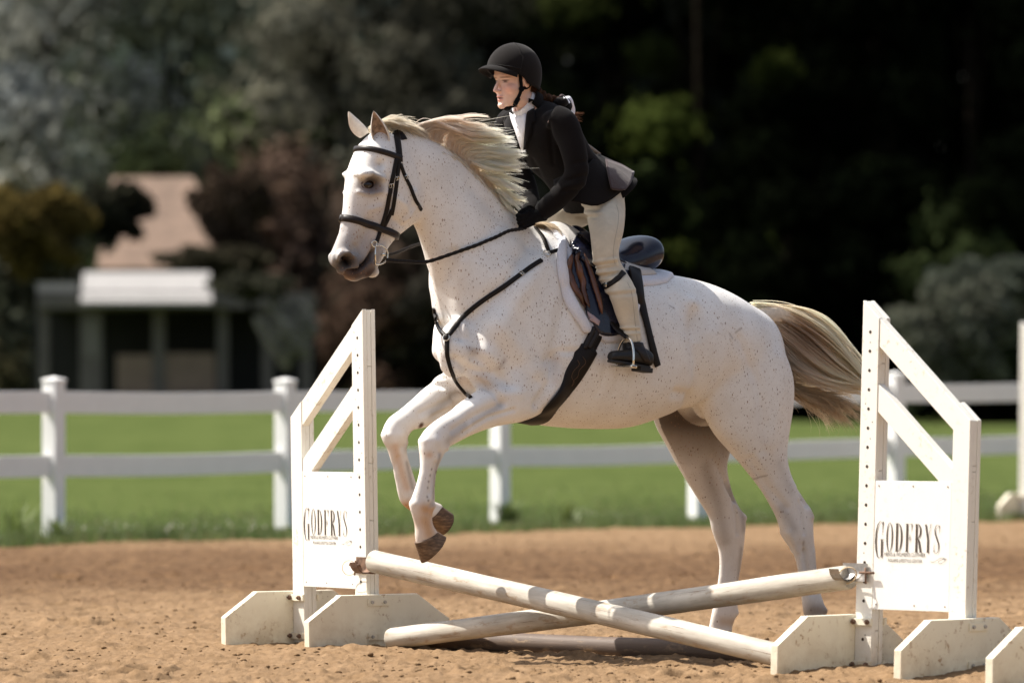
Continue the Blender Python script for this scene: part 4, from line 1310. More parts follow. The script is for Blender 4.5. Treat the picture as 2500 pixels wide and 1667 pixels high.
innerm = (hl[:, 1] < -.02) & (hl[:, 1] > -.32) & (hl[:, 0] < L2(1600, 900, -.1)[0]) & (latn > .1) & (hl[:, 2] < 1.075) & (hl[:, 0] > L2(1868, 900, -.1)[0])  # far inner thigh: dark skin, deepened by painted shade between the legs
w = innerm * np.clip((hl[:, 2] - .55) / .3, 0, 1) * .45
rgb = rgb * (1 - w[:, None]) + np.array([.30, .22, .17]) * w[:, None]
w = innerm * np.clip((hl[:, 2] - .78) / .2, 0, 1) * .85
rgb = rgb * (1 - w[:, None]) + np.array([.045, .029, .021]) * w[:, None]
paint([(1030,1270),(1038,1300)], 22, TAN, .8, .165)
paint([(1025,1240),(1050,1250)], 14, TAN, .75, .165)
paint([(990,1235),(1010,1250)], 14, TAN, .85, -.155)
paint([(955,1090),(985,1190)], 10, TAN, .5, -.155)
paint([(1037,1110)], 9, TAN, .5, .165)
paint([(1755,1515),(1790,1520)], 14, (.45, .26, .10), .6, -.14)
paint([(1975,1490),(2008,1490)], 20, (.16, .115, .085), .85, .15)
paint([(1965,1520),(2010,1520)], 18, (.15, .11, .08), .85, .15)
paint([(1975,1255)], 14, (.45, .27, .15), .55, .15)
paint([(1958,1210),(1972,1225)], 7, (.5, .36, .27), .4, .15)
paint([(1016,1038)], 7.5, (.10, .05, .035), 1, -.155, 4)
paint([(1060,1152)], 4.5, (.07, .05, .04), 1, .165, 4)
for (x, y) in ((1045,1145),(1042,1160),(1038,1175),(1036,1190),(1033,1212),(1035,1221)): paint([(x, y)], 3, (.16, .12, .10), .8, .165, 3)
for st in (((1868,1172),(1888,1162)), ((1905,1270),(1910,1280)), ((1924,1265),(1928,1275)), ((1984,1322),(1985,1332)), ((1780,812),(1794,802)), ((1765,815),(1772,826)), ((1630,745),(1640,750))):
    paint(list(st), 2.6, (.16, .12, .10), .5, .25, 2)
paint([(1155,852),(1168,858)], 9, (.42, .40, .42), .7, .2)
paint([(1225,880),(1215,898)], 7, (.45, .40, .38), .6, .2)
paint([(1180,925),(1200,940)], 14, (.50, .38, .28), .5, .2)
paint([(1365,880),(1355,930)], 12, (.62, .50, .40), .4, .25)
for lt_, pts_, r_, a_ in ((.165, [(1120,1040),(1080,1075)], 12, .35), (.165, [(1062,1110),(1055,1160),(1050,1215)], 6, .5), (.165, [(1200,990),(1140,1030)], 9, .3), (.165, [(1045,1230)], 9, .35), (-.155, [(1000,1060),(985,1095)], 10, .4), (-.155, [(985,1130),(998,1190)], 6, .45), (-.155, [(1090,960),(1040,1010)], 14, .4),
    (-.14, [(1780,1190),(1800,1240),(1805,1290)], 12, .5), (-.14, [(1700,1140),(1740,1230),(1760,1320)], 16, .4), (-.14, [(1800,1340),(1795,1440)], 8, .5), (.15, [(1900,1240),(1925,1290)], 12, .35), (.15, [(1985,1340),(1988,1440)], 7, .45), (.15, [(1880,1130),(1915,1200)], 12, .2)):
    paint(pts_, r_, (.20, .17, .155), a_ * 1.15, lt_)  # grey streaks: thin hair, with shading of tendons and grooves painted in
# warm dust on belly and lower legs
dn = np.clip((1.0 - hl[:, 2]) / .6, 0, 1) * .30
rgb = rgb * (1 - dn[:, None]) + np.array([.56, .42, .29]) * dn[:, None]
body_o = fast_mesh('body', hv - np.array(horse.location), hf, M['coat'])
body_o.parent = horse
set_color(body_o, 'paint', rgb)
# fleck density: thick on neck, shoulder, quarters; none on lower legs
dens = .30 + .35 * vnoise(hl[:, 0] * 3 + 11, hl[:, 2] * 3 + 4)
def dz(px, py, r, a, lat=.2):
    global dens
    q = L2(px, py, lat); dens = dens + a * np.exp(-(np.linalg.norm(p2 - q, axis=1) * 574 / r) ** 2)
dz(1100,560,110,.45); dz(1240,790,110,.3); dz(1850,950,110,.40); dz(960,560,40,.3); dz(1040,430,40,.3); dz(1600,800,100,.1); dz(1150,700,80,.2)
dz(1640,930,70,-.2); dz(1450,980,120,-.15); dz(870,400,60,-.35); dz(860,540,50,-.2)
dens = np.clip(dens * 2.0, 0, 1) * np.clip((hl[:, 2] - .5) / .35, .06, 1)
flm = (hl[:, 0] > L2(1215, 950, 0)[0]) & (hl[:, 2] < L2(1100, 960, 0)[1]); dens[flm] *= .12
set_color(body_o, 'fleck', np.repeat(dens[:, None], 3, 1))
HB = BVHTree.FromPolygons([Vector(v) for v in hv], [tuple(int(i) for i in f) for f in hf])
CAMP = Vector((0, 0, H))
def hit(px, py, tree=None, off=0.0):
    d = P(px, py, 24) - CAMP; d.normalize()
    h = (tree or HB).ray_cast(CAMP, d)
    if h[0] is None: return None
    return h[0] + h[1] * off, h[1]
# hooves -----------------------------------------------------------
def hoof(corT, corB, lat, toe, heel, w, flare=1.18):
    """coronet edge points (front, back) and sole points (toe, heel), all traced"""
    cT = HP(*corT, lat); cB = HP(*corB, lat); sT = HP(*toe, lat); sB = HP(*heel, lat)
    V = []; n = 28; rings = []
    for t in (-.05, 0, .12, .5, .9, 1.0):
        a = cT.lerp(sT, t); b = cB.lerp(sB, t); c = (a + b) / 2; u = (a - b) / 2
        ww = w * (1 + (flare - 1) * t) * (.9 if t < 0 else 1)
        for j in range(n):
            al = 2 * math.pi * j / n; ca, sa = math.cos(al), math.sin(al)
            back = 1.0 if ca > 0 else .92
            V.append(c + u * (ca * back) + HN * (sa * ww * (1.0 if ca > -.3 else .92)))
    # sole, slightly hollow
    c = (sT + sB) / 2; u = (sT - sB) / 2; nrm_ = ((cT + cB) / 2 - c).normalized()
    for k, dd in ((.86, 0), (.8, .008), (.3, .010)):
        for j in range(n):
            al = 2 * math.pi * j / n
            V.append(c + u * (math.cos(al) * k) + HN * (math.sin(al) * w * flare * k) + nrm_ * dd)
    R = 9; Fc = []
    for i in range(R - 1):
        for j in range(n):
            a = i * n + j; b = i * n + (j + 1) % n; Fc.append((a, b, b + n, a + n))
    Fc.append(tuple(range(n))[::-1]); Fc.append(tuple(range((R - 1) * n, R * n)))
    m = MB(); m.add(V, Fc)
    return m.build('hoof', M['hoof'], horse)
hoof((1015,1327), (1070,1296), .165, (1031,1374), (1088,1306), .041)
hoof((1044,1272), (1076,1232), -.155, (1078,1306), (1102,1250), .041)
hoof((1966,1537), (2014,1533), .15, (1946,1578), (2018,1574), .043)
hoof((1726,1542), (1786,1540), -.14, (1708,1586), (1790,1582), .043)
# eyes
for sg in (1, -1):
    c = HP(909, 451, .088 * sg)
    h = HB.ray_cast(unloc(loc(c).x, .4 * sg, c.z), -HN * sg)
    if h[0] is not None:
        c = h[0] - HN * sg * .008
        m = MB(); m.ell(c, HD * .033, HN * .021, UP * .0235, 0, 20, 14); m.build('eye', M['eye'], horse)
        lm = MB()
        a0 = [c + HD * (.035 * math.cos(t)) + UP * (.0225 * math.sin(t) + .001) + HN * sg * (.0145 - .005 * math.cos(t) ** 2) for t in [math.pi * k / 12 for k in range(13)]]
        lm.tube(a0, [.002] + [.004] * 11 + [.002], 8); a1 = [c + HD * (.034 * math.cos(t)) + UP * (-.020 * math.sin(t)) + HN * sg * (.0135 - .005 * math.cos(t) ** 2) for t in [math.pi * k / 12 for k in range(13)]]
        lm.tube(a1, [.0015] + [.0028] * 11 + [.0015], 8)
        lm.build('eyelid', m_simple('dark_eyelid_skin', (.09, .065, .06), .5), horse)
# ears
def ear(base, tip, w, lat0, lat1, open_dir):
    A = HP(*base, lat0); B = HP(*tip, lat1); ax = (B - A); L = ax.length; ax.normalize()
    o = (open_dir - ax * open_dir.dot(ax)).normalized(); s = ax.cross(o)
    V = []; n = 16; K = 14
    for layer in (1, .86):
        for i in range(K + 1):
            t = i / K
            ww = w * (max(0, math.sin(math.pi * min(1, .25 + .75 * t))) ** .8) * (1.1 - .35 * t) + .0012
            c = A + ax * (L * t) + o * (.012 * math.sin(math.pi * t)) - o * (.010 * t * t)
            for j in range(n):
                al = -1.85 + 3.7 * j / (n - 1)            # open towards o
                V.append(c + (-o * math.cos(al) * ww * .95 + s * math.sin(al) * ww * 1.0) * layer + o * (.0 if layer == 1 else .002))
    Fc = []; fm = []
    for ly in range(2):
        b = ly * (K + 1) * n
        for i in range(K):
            for j in range(n - 1):
                a = b + i * n + j; q = (a, a + 1, a + n + 1, a + n)
                Fc.append(q if ly == 0 else q[::-1]); fm.append(ly)
    b = (K + 1) * n
    for i in range(K):
        for j in (0, n - 1):
            a = i * n + j; Fc.append((a, a + n, a + n + b, a + b)); fm.append(0)
    o_ = mesh_obj('ear', V, Fc, None, horse, True, [m_simple('ear_fur', (.76, .70, .62), .8, .08, 60, .2), m_simple('inner_ear', (.36, .25, .17), .9, .6, 40, .5, .004)], fm)
    return o_
ear((934,348), (912,273), .036, .045, .055, (HN * .80 + HD * .65))
ear((888,328), (847,274), .029, -.05, -.055, (HD * .35 - HN * .95))
# ------------------------------------------------------------------ tack
def smooth_pts(A, it=4):
    A = [Vector(a) for a in A]
    for _ in range(it):
        B = A[:]
        for i in range(1, len(A) - 1): B[i] = A[i] * .5 + (A[i - 1] + A[i + 1]) * .25
        A = B
    return A
def ribbon(pts, nrm, w, th, name, mat, root, edge=.35):
    """strap lying along pts with the given surface normals"""
    n = len(pts); pts = [Vector(p) for p in pts]; nrm = [Vector(v) for v in nrm]
    if not hasattr(w, '__len__'): w = [w] * n
    V = []; prof = [(-1, 0), (-1, edge), (-.8, 1), (.8, 1), (1, edge), (1, 0)]
    for i in range(n):
        t = (pts[min(i + 1, n - 1)] - pts[max(i - 1, 0)]).normalized()
        k = (nrm[i] - t * nrm[i].dot(t)).normalized(); s = t.cross(k)
        for a, b in prof: V.append(pts[i] + s * (a * w[i] / 2) + k * (b * th - .001))
    q = len(prof); Fc = []
    for i in range(n - 1):
        for j in range(q):
            a = i * q + j; b = i * q + (j + 1) % q; Fc.append((a, b, b + q, a + q))
    Fc += [tuple(range(q))[::-1], tuple(range((n - 1) * q, n * q))]
    m = MB(); m.add(V, Fc); return m.build(name, mat, root, True)
def on_horse(path, off=0.0, step=5, lats=None, tree=None):
    """traced path -> points and normals lying on the horse (or hanging in front of it at the given lateral)"""
    A = cr(path, 8); out = []; nn = []
    for i, a in enumerate(A):
        h = hit(a[0], a[1], tree, off)
        if h is None:
            lt = lats if lats is not None else .05
            out.append(HP(a[0], a[1], lt)); nn.append(nn[-1] if nn else HN.copy())
        else: out.append(h[0]); nn.append(h[1])
    nn = smooth_pts(nn, 6); nn = [v.normalized() for v in nn]
    return smooth_pts(out, 2), nn
def far_side(pts, off=0.0):
    out = []; nn = []
    for p in pts:
        q = loc(p); h = HB.ray_cast(unloc(q.x, -.6, q.z), HN)
        if h[0] is None: continue
        out.append(h[0] + h[1] * off); nn.append(h[1])
    return smooth_pts(out, 2), smooth_pts(nn, 4)
def strap(path, w, th, name, mat, root, off=0.0, mirror=False, tree=None, **k):
    p, n = on_horse(path, off, tree=tree)
    ww = cr([(a,) for a in w], 8)[:, 0] if hasattr(w, '__len__') else w
    o = ribbon(p, n, ww, th, name, mat, root)
    if mirror:
        p2_, n2_ = far_side(p, off)
        if len(p2_) > 3: ribbon(p2_, n2_, w if not hasattr(w, '__len__') else w[0], th, name, mat, root)
    return o
def loop(front, back, a0, a1, w, th, name, mat, root, off=0.0, n=48, lat=0, tree=None):
    A = HP(*front, lat); B = HP(*back, lat); c = (A + B) / 2; u = (A - B).normalized()
    pts = []; nn = []
    for i in range(n + 1):
        a = math.radians(a0 + (a1 - a0) * i / n); d = u * math.cos(a) + HN * math.sin(a)
        h = (tree or HB).ray_cast(c + d * ((A - B).length / 2 + .05), -d)
        if h[0] is None: continue
        pts.append(h[0] + d * off); nn.append(d)
    pts = smooth_pts(pts, 2)
    return ribbon(pts, nn, w, th, name, mat, root)
LM = M['leather']
M['leather_shine'] = m_simple('padded_brown_leather', (.014, .009, .0075), .45, .3, 40, .3, .002, **{'Specular_IOR_Level': .3})
bridle = thing('bridle', 'black leather snaffle bridle with reins on the grey horse head', 'bridle', tuple(HP(950, 500, .0)))
loop((872, 360), (1012, 412), -98, 98, .024, .010, 'browband', M['leather_shine'], bridle, .001)
loop((831, 530), (966, 579), 0, 360, .030, .012, 'noseband', M['leather_shine'], bridle, .001)
loop((963, 318), (978, 410), -58, 58, .034, .006, 'crownpiece', LM, bridle, .002)
strap([(968,385),(960,425),(954,455),(948,490),(943,515),(934,545),(925,570),(918,592)], .019, .007, 'cheekpiece', LM, bridle, .002, True)
strap([(966,322),(970,345),(973,368),(975,395)], .032, .006, 'crown_strap', LM, bridle, .003, True)
strap([(974,392),(970,430),(966,465),(961,500),(956,525)], .017, .006, 'noseband_strap', LM, bridle, .002, True)
strap([(956,512),(948,532),(938,552)], .015, .006, 'noseband_strap', LM, bridle, .003, False)
strap([(977,400),(983,418),(990,435),(1000,455),(1010,478),(1019,498),(1027,512)], .015, .007, 'throat_latch', LM, bridle, .002, True)
def buckle(px, py, w, h, ang, root, name='buckle', tree=None, mat='silver'):
    q = hit(px, py, tree, .009)
    if q is None: return
    c, n = q; e = (HP(px + 10 * math.cos(ang), py + 10 * math.sin(ang), 0) - HP(px, py, 0)).normalized(); e = (e - n * e.dot(n)).normalized(); f = n.cross(e)
    m = MB(); m.tube([c + e * w + f * h, c + e * w - f * h, c - e * w - f * h, c - e * w + f * h, c + e * w + f * h * .9], .0019, 6)
    m.tube([c - f * 0 - e * w, c + e * w], .0015, 6); m.build(name, M[mat], root)
buckle(967, 436, .007, .008, 1.4, bridle); buckle(954, 453, .007, .009, 1.4, bridle); buckle(990, 432, .006, .007, 1.1, bridle)
# bit with its D ring (both sides)
for sg in (1, -1):
    hq = hit(918, 620); lt = (loc(hq[0]).y if hq else .06) + .012
    m = MB()
    Pp = lambda x, y: unloc(loc(HP(x, y, lt)).x, lt * sg, HP(x, y, lt).z)
    m.tube([Pp(917, 600), Pp(916, 622), Pp(917, 646)], .0036, 8)
    cv = cr([(917, 601), (928, 599), (941, 606), (947, 620), (942, 637), (930, 645), (917, 646)], 5)
    m.tube([Pp(*q) for q in cv], .0034, 8)
    cv = cr([(917, 603), (909, 600), (908, 592), (914, 588), (920, 592), (918, 600)], 4); m.tube([Pp(*q) for q in cv], .0028, 8)
    m.build('bit_ring', M['silver'], bridle)
m = MB(); m.tube([unloc(loc(HP(917, 622, 0)).x, a, HP(917, 622, 0).z) for a in (-.07, -.03, 0, .03, .07)], [.006, .007, .005, .007, .006], 8)
m.build('mouthpiece', M['silver'], bridle)
def rein(path, lats, r, name='rein'):
    A = cr([(x, y, l) for (x, y), l in zip(path, lats)], 10); pts = []
    for a in A:
        p = HP(a[0], a[1], a[2]); h = hit(a[0], a[1], None, r * 1.3)
        if a[2] > 0 and h is not None and h[0].y < p.y + .0: p = h[0]
        pts.append(p)
    pts = smooth_pts(pts, 3)
    V, Fc = tube_geo(pts, [r * (1 + .12 * math.sin(i * 1.7)) for i in range(len(pts))], 8, True, .5)
    m = MB(); m.add(V, Fc); return m.build(name, LM, bridle)
rein([(943,634),(965,637),(990,638),(1020,640),(1048,638),(1100,621),(1140,607),(1180,592),(1215,577),(1242,564),(1266,560),(1285,556)], [.085,.09,.095,.10,.10,.11,.12,.125,.13,.13,.13,.12], .0075)
rein([(905,628),(960,620),(1010,600),(1080,580),(1150,570),(1220,560),(1285,556)], [-.085,-.10,-.12,-.14,-.13,-.11,-.06], .007)

bp = thing('breastplate', 'black leather breastplate with steel rings across the horse chest', 'breastplate', tuple(HP(1092, 825, .1)))
strap([(1322,636),(1300,650),(1271,671),(1230,700),(1186,728),(1141,763),(1112,797),(1096,818)], .021, .007, 'shoulder_strap', LM, bp, .003)
strap([(1340,620),(1362,613),(1385,606),(1408,600)], .017, .006, 'saddle_strap', LM, bp, .010)
strap([(1338,612),(1332,596),(1325,580),(1314,566),(1305,556)], .018, .006, 'wither_strap', LM, bp, .003)
strap([(1088,820),(1080,812),(1071,796),(1064,776),(1061,752)], .019, .007, 'shoulder_strap', LM, bp, .003)
strap([(1092,832),(1092,850),(1093,872),(1099,895),(1108,918),(1120,938),(1135,956),(1150,972)], [.022,.02,.018,.017,.017,.017,.017,.017], .007, 'girth_strap', LM, bp, .003)
def ring(px, py, r, root, tree=None, mat='silver', off=.006):
    q = hit(px, py, tree, off)
    if q is None: return
    c, n = q; e = (UP - n * UP.dot(n)).normalized(); f = n.cross(e); m = MB()
    m.tube([c + e * (r * math.cos(a)) + f * (r * math.sin(a)) for a in [i * math.pi / 10 for i in range(21)]], .0026, 8); m.build('ring', M[mat], root)
ring(1335, 621, .0165, bp); ring(1092, 826, .014, bp, off=.012)
q = hit(1092, 826, None, .008)
m = MB(); m.ell(q[0], HN * .015, HD * .012, UP * .019); m.build('centre_patch', LM, bp)
buckle(1274, 670, .006, .011, 2.5, bp)

# saddle pads -------------------------------------------------------
ZC = 1.28
def phi_of(px, py):
    q = hit(px, py)
    if q is None: return None
    v = loc(q[0]); return v.x, math.atan2(v.y, v.z - ZC)
def drape(edge, extra, th, name, mat, root, nu=44, ns=36, rim=.018, far_scale=1.0):
    """pad draped over the back. edge: traced lower outline (front to rear)"""
    E_ = [phi_of(*e) for e in edge]; E_ = [e for e in E_ if e]
    E_.sort(key=lambda t: -t[0])
    ss = np.array([e[0] for e in E_]); pp = np.array([e[1] for e in E_])
    s0, s1 = ss.max(), ss.min(); V1 = []; V0 = []
    L_ = s0 - s1
    for i in range(ns + 1):
        s = s0 + (s1 - s0) * i / ns
        pb = float(np.interp(-s, -ss, pp))
        for j in range(nu + 1):
            f = -1 + 2 * j / nu; ph = f * pb
            d = HN * math.sin(ph) + UP * math.cos(ph); c = unloc(s, 0, ZC)
            h = HB.ray_cast(c + d * .9, -d)
            base_ = h[0] if h[0] is not None else c + d * .3
            edge_d = min((1 - abs(f)) * pb * .33, i / ns * L_, (1 - i / ns) * L_)
            k = min(1, edge_d / rim); k = math.sqrt(max(0, 1 - (1 - k) ** 2))
            V0.append(base_ + d * (extra + .001)); V1.append(base_ + d * (extra + .001 + th * (.25 + .75 * k)))
    n = nu + 1; N = (ns + 1) * n; Fc = []
    for i in range(ns):
        for j in range(nu):
            a = i * n + j; Fc.append((a, a + 1, a + n + 1, a + n)); Fc.append((a + N, a + n + N, a + n + 1 + N, a + 1 + N))
    for i in range(ns):
        for j in (0, nu):
            a = i * n + j; Fc.append((a, a + n, a + n + N, a + N))
    for i in (0, ns):
        for j in range(nu):
            a = i * n + j; Fc.append((a, a + 1, a + 1 + N, a + N))
    m = MB(); m.add(V1 + V0, Fc); return m.build(name, mat, root)
pad = thing('saddle_pad', 'white fleece-edged pad lying directly on the horse back', 'saddle pad', tuple(HP(1480, 700, 0)))
pad_edge = [(1380,590),(1384,640),(1400,700),(1418,750),(1436,790),(1446,824),(1480,838),(1512,836),(1542,800),(1558,765),(1563,715),(1572,698),(1600,697),(1630,690),(1645,676)]
po = drape(pad_edge, .0, .018, 'pad', M['fleece'], pad, 50, 60)
def puff(path, w, th, name, mat, root, off=.002, tree=None):
    p, n = on_horse(path, off, tree=tree); k = len(p); V = []; q = 12
    ww = cr([(a,) for a in w], 8)[:, 0] if hasattr(w, '__len__') else [w] * k
    for i in range(k):
        t = (p[min(i + 1, k - 1)] - p[max(i - 1, 0)]).normalized(); nn_ = (n[i] - t * n[i].dot(t)).normalized(); s = t.cross(nn_)
        e = min(i, k - 1 - i) / 5.; e = math.sqrt(max(.15, 1 - max(0, 1 - e) ** 2))
        for j in range(q):
            a = 2 * math.pi * j / q
            V.append(p[i] + s * (math.cos(a) * ww[i] / 2 * e) + nn_ * (th * .35 + math.sin(a) * th * .65 * e))
    Fc = []
    for i in range(k - 1):
        for j in range(q):
            a = i * q + j; b = i * q + (j + 1) % q; Fc.append((a, b, b + q, a + q))
    Fc += [tuple(range(q))[::-1], tuple(range((k - 1) * q, k * q))]
    m = MB(); m.add(V, Fc); return m.build(name, mat, root)
puff([(1374,584),(1368,625),(1372,675),(1384,715),(1400,752),(1420,787),(1436,812)], [.03,.046,.054,.056,.054,.05,.044], .026, 'fleece_roll', M['fleece'], pad, .004)
felt = thing('half_pad', 'grey felt half pad between saddle and white pad', 'half pad', tuple(HP(1500, 640, 0)))
drape([(1384,596),(1390,612),(1420,640),(1470,665),(1520,676),(1560,682),(1600,680),(1622,668),(1630,655)], .019, .016, 'felt_layer', M['felt'], felt, 36, 44, .03)

# saddle -------------------------------------------------------------
saddle = thing('saddle', 'black jumping saddle with brown knee rolls and steel stirrups', 'saddle', tuple(HP(1490, 640, 0)))
seat = [(1388,590,1396,645,.045,0,.3,2.2), (1396,552,1406,650,.075,0,.3,2.2), (1418,556,1424,660,.09,0,.2,2.2), (1445,590,1445,670,.09,0,.1,2.2), (1475,610,1475,680,.105,0,0,2.2),
        (1505,604,1505,680,.13,0,0,2.3), (1532,585,1530,676,.155,0,0,2.4), (1556,575,1554,668,.155,0,0,2.4), (1575,578,1574,660,.14,0,0,2.3), (1584,592,1583,648,.10,0,0,2.2)]
sv_, sf_ = remesh([loft(seat, 32, 5)], .006); se_ = edges_of(sf_); sv_ = smooth(sv_, se_, 8, .5)
o = fast_mesh('seat', sv_ - np.array(saddle.location), sf_, M['seat_leather']); o.parent = saddle
# surfaces the next layers lie on: pad over horse
def tree_of(objs):
    V = []; Fc = []
    for o in objs:
        off = root_of(o); b = len(V); V += [v.co + off for v in o.data.vertices]; Fc += [tuple(i + b for i in p.vertices) for p in o.data.polygons]
    return BVHTree.FromPolygons(V, Fc)
PT = tree_of([body_o, po])
def pt_in(x, y, poly):
    c = False; n = len(poly)
    for i in range(n):
        x1, y1 = poly[i]; x2, y2 = poly[(i + 1) % n]
        if (y1 > y) != (y2 > y) and x < (x2 - x1) * (y - y1) / (y2 - y1) + x1: c = not c
    return c
def patch(poly, th, name, mat, root, off=.002, tree=None, rim=6, g=4.0, closed=True, lat=None, bulge=0):
    """sheet cut to a traced outline and laid on the surface below it"""
    if closed: poly = [tuple(p) for p in cr(list(poly) + [poly[0]], 5)[:-1]]
    # even out
    Q = []
    for i in range(len(poly)):
        a = np.array(poly[i]); b = np.array(poly[(i + 1) % len(poly)]); k = max(1, int(np.linalg.norm(b - a) / g))
        for j in range(k): Q.append(tuple(a + (b - a) * j / k))
    xs = [p[0] for p in Q]; ys = [p[1] for p in Q]; pts = [Vector(p) for p in Q]; nb = len(Q)
    segs = [(np.array(Q[i]), np.array(Q[(i + 1) % nb])) for i in range(nb)]
    def dist(x, y): return min(seg_dist(np.array([[x, y]]), a, b)[0][0] for a, b in segs)
    x = min(xs) + g / 2
    while x < max(xs):
        y = min(ys) + g / 2
        while y < max(ys):
            if pt_in(x, y, Q) and dist(x, y) > g * .45: pts.append(Vector((x, y)))
            y += g
        x += g
    r = mgeo.delaunay_2d_cdt(pts, [(i, (i + 1) % nb) for i in range(nb)], [], 1, 1e-4)
    vs, fs = r[0], r[2]
    T_ = []; B_ = []; last = None
    for v in vs:
        h = hit(v.x, v.y, tree, 0)
        if h is None: h = (HP(v.x, v.y, lat if lat is not None else .15), HN)
        d = dist(v.x, v.y); k = min(1, d / rim); k = math.sqrt(max(0, 1 - (1 - k) ** 2))
        T_.append([h[0] + h[1] * off, h[1], k, d])
    N = len(vs); V = [t[0] + t[1] * (th * (.15 + .85 * t[2]) + bulge * min(1, t[3] / 30)) for t in T_] + [t[0] for t in T_]
    Fc = [tuple(f) for f in fs] + [tuple(i + N for i in f[::-1]) for f in fs]
    cnt = {}
    for f in fs:
        for i in range(len(f)):
            e = (f[i], f[(i + 1) % len(f)]); cnt[tuple(sorted(e))] = cnt.get(tuple(sorted(e)), []) + [e]
    for k_, e in cnt.items():
        if len(e) == 1: a, b = e[0]; Fc.append((b, a, a + N, b + N))
    m = MB(); m.add(V, Fc); return m.build(name, mat, root)
flap = patch([(1400,606),(1390,640),(1396,690),(1420,738),(1444,786),(1468,818),(1512,816),(1532,785),(1550,745),(1560,715),(1556,668),(1520,655),(1460,640),(1425,610)], .008, 'flap', M['seat_leather'], saddle, .003, PT)
FT = tree_of([body_o, po, flap])
puff([(1398,626),(1392,655),(1400,690),(1415,722),(1432,752)], [.018,.03,.03,.024,.012], .022, 'knee_roll', M['leather_brown'], saddle, .002, FT)
puff([(1411,618),(1410,655),(1420,695),(1432,728),(1440,752)], [.016,.028,.028,.022,.010], .024, 'knee_roll', M['leather_brown'], saddle, .003, FT)
puff([(1421,622),(1436,660),(1450,700),(1461,735),(1467,768)], [.014,.022,.024,.022,.008], .016, 'flap_edge', M['leather_brown'], saddle, .006, FT)
patch([(1434,758),(1464,784),(1461,796),(1438,778)], .004, 'sweat_flap', m_simple('pale_mauve_webbing', (.36, .27, .28), .8), saddle, .006, FT, 4, 3, False)
strap([(1545,652),(1555,700),(1567,755),(1582,815),(1594,860),(1603,893)], [.062,.056,.038,.032,.032,.031], .006, 'leather_tail', LM, saddle, .010, tree=FT)
patch([(1392,600),(1398,578),(1415,566),(1440,568),(1470,592),(1505,622),(1530,648),(1500,668),(1450,655),(1410,630)], .010, 'skirt', M['seat_leather'], saddle, .006, FT, 8, 4)
# girth
gp, gn = on_horse([(1462,800),(1448,828),(1431,860),(1398,917),(1368,965),(1335,1003),(1318,1020)], .004)
q = loc(gp[-1])
for l in (.10, .05, 0, -.05, -.10, -.16):
    if l > q.y - .02: continue
    h = HB.ray_cast(unloc(q.x, l, .2), UP)
    if h[0] is not None: gp.append(h[0] + h[1] * .004); gn.append(h[1])
qq = loc(gp[0])
mir = []
for p in gp[:40][::-1]:
    v = loc(p); h = HB.ray_cast(unloc(v.x, -.8, v.z), HN)
    if h[0] is not None: mir.append((h[0] + h[1] * .004, h[1]))
gp += [a for a, b in mir]; gn += [b for a, b in mir]
gp = smooth_pts(gp, 4); gn = [v.normalized() for v in smooth_pts(gn, 6)]
gw = [.062 if i < 14 else .088 for i in range(len(gp))]
ribbon(gp, gn, gw, .013, 'girth', M['leather'], saddle)
for dpx in (-9, 3):
    strap([(1458 + dpx, 800), (1446 + dpx, 826), (1434 + dpx, 848)], .020, .004, 'billet', M['leather_shine'], saddle, .018)
M['stitch'] = m_simple('tan_stitching', (.11, .06, .03), .7)
p, n = on_horse([(1418,872),(1428,885),(1412,902),(1408,918),(1398,926),(1392,940),(1399,930),(1390,918),(1396,902),(1410,890),(1405,878)], .0175)
m = MB(); m.tube(p, .0011, 5); m.build('stitching', M['stitch'], saddle)
# ------------------------------------------------------------------ mane, forelock, tail
def strands(curves, name, cols, root, r0=.0010, tipf=.25, mat='hair'):
    """curves: array (n, k, 3) of strand points; each becomes a thin three-sided tapering hair"""
    C = np.asarray(curves); n, k, _ = C.shape
    T_ = np.gradient(C, axis=1); T_ /= np.linalg.norm(T_, axis=2, keepdims=True) + 1e-9
    ref = np.array([.3, -.9, .3]); u = np.cross(T_, ref); u /= np.linalg.norm(u, axis=2, keepdims=True) + 1e-9; w = np.cross(T_, u)
    t = np.linspace(0, 1, k)[None, :, None]
    r = (r0 if np.ndim(r0) == 0 else np.asarray(r0)[:, None, None]) * (1 - (1 - tipf) * t ** 2)
    V = np.stack([C + (u * math.cos(a) + w * math.sin(a)) * r for a in (0, 2.094, 4.189)], 2)    # n,k,3,3
    V = V.reshape(-1, 3)
    b = (np.arange(n)[:, None] * k + np.arange(k - 1)[None, :]) * 3
    q = []
    for j in range(3):
        j2 = (j + 1) % 3; q.append(np.stack([b + j, b + j2, b + 3 + j2, b + 3 + j], -1))
    Fq = np.stack(q, 2).reshape(-1, 4)
    o = fast_mesh(name, V - np.array(root_of(root)), Fq, M[mat]); o.parent = root
    c = np.asarray(cols)
    if c.ndim == 2: c = np.repeat(c[:, None, :], k, 1)
    set_color(o, 'hair', np.repeat(c, 3, 1).reshape(-1, 3))
    return o
def bez(p0, p1, p2, p3, k=14):
    t = np.linspace(0, 1, k)[None, :, None]
    return p0[:, None] * (1 - t) ** 3 + 3 * p1[:, None] * t * (1 - t) ** 2 + 3 * p2[:, None] * t * t * (1 - t) + p3[:, None] * t ** 3
def lerp_tab(tab, t):
    tab = np.array(tab, float); return np.stack([np.interp(t, tab[:, 0], tab[:, j]) for j in range(1, tab.shape[1])], -1)
def HPv(px, py, lat):
    a = (px - 1250.0) / F; k = lat + H0.x * HN.x + H0.y * HN.y; Y = k / (a * HN.x + HN.y)
    return np.stack([(px - 1250.0) * Y / F, Y, H - (py - YH) * Y / F], -1)
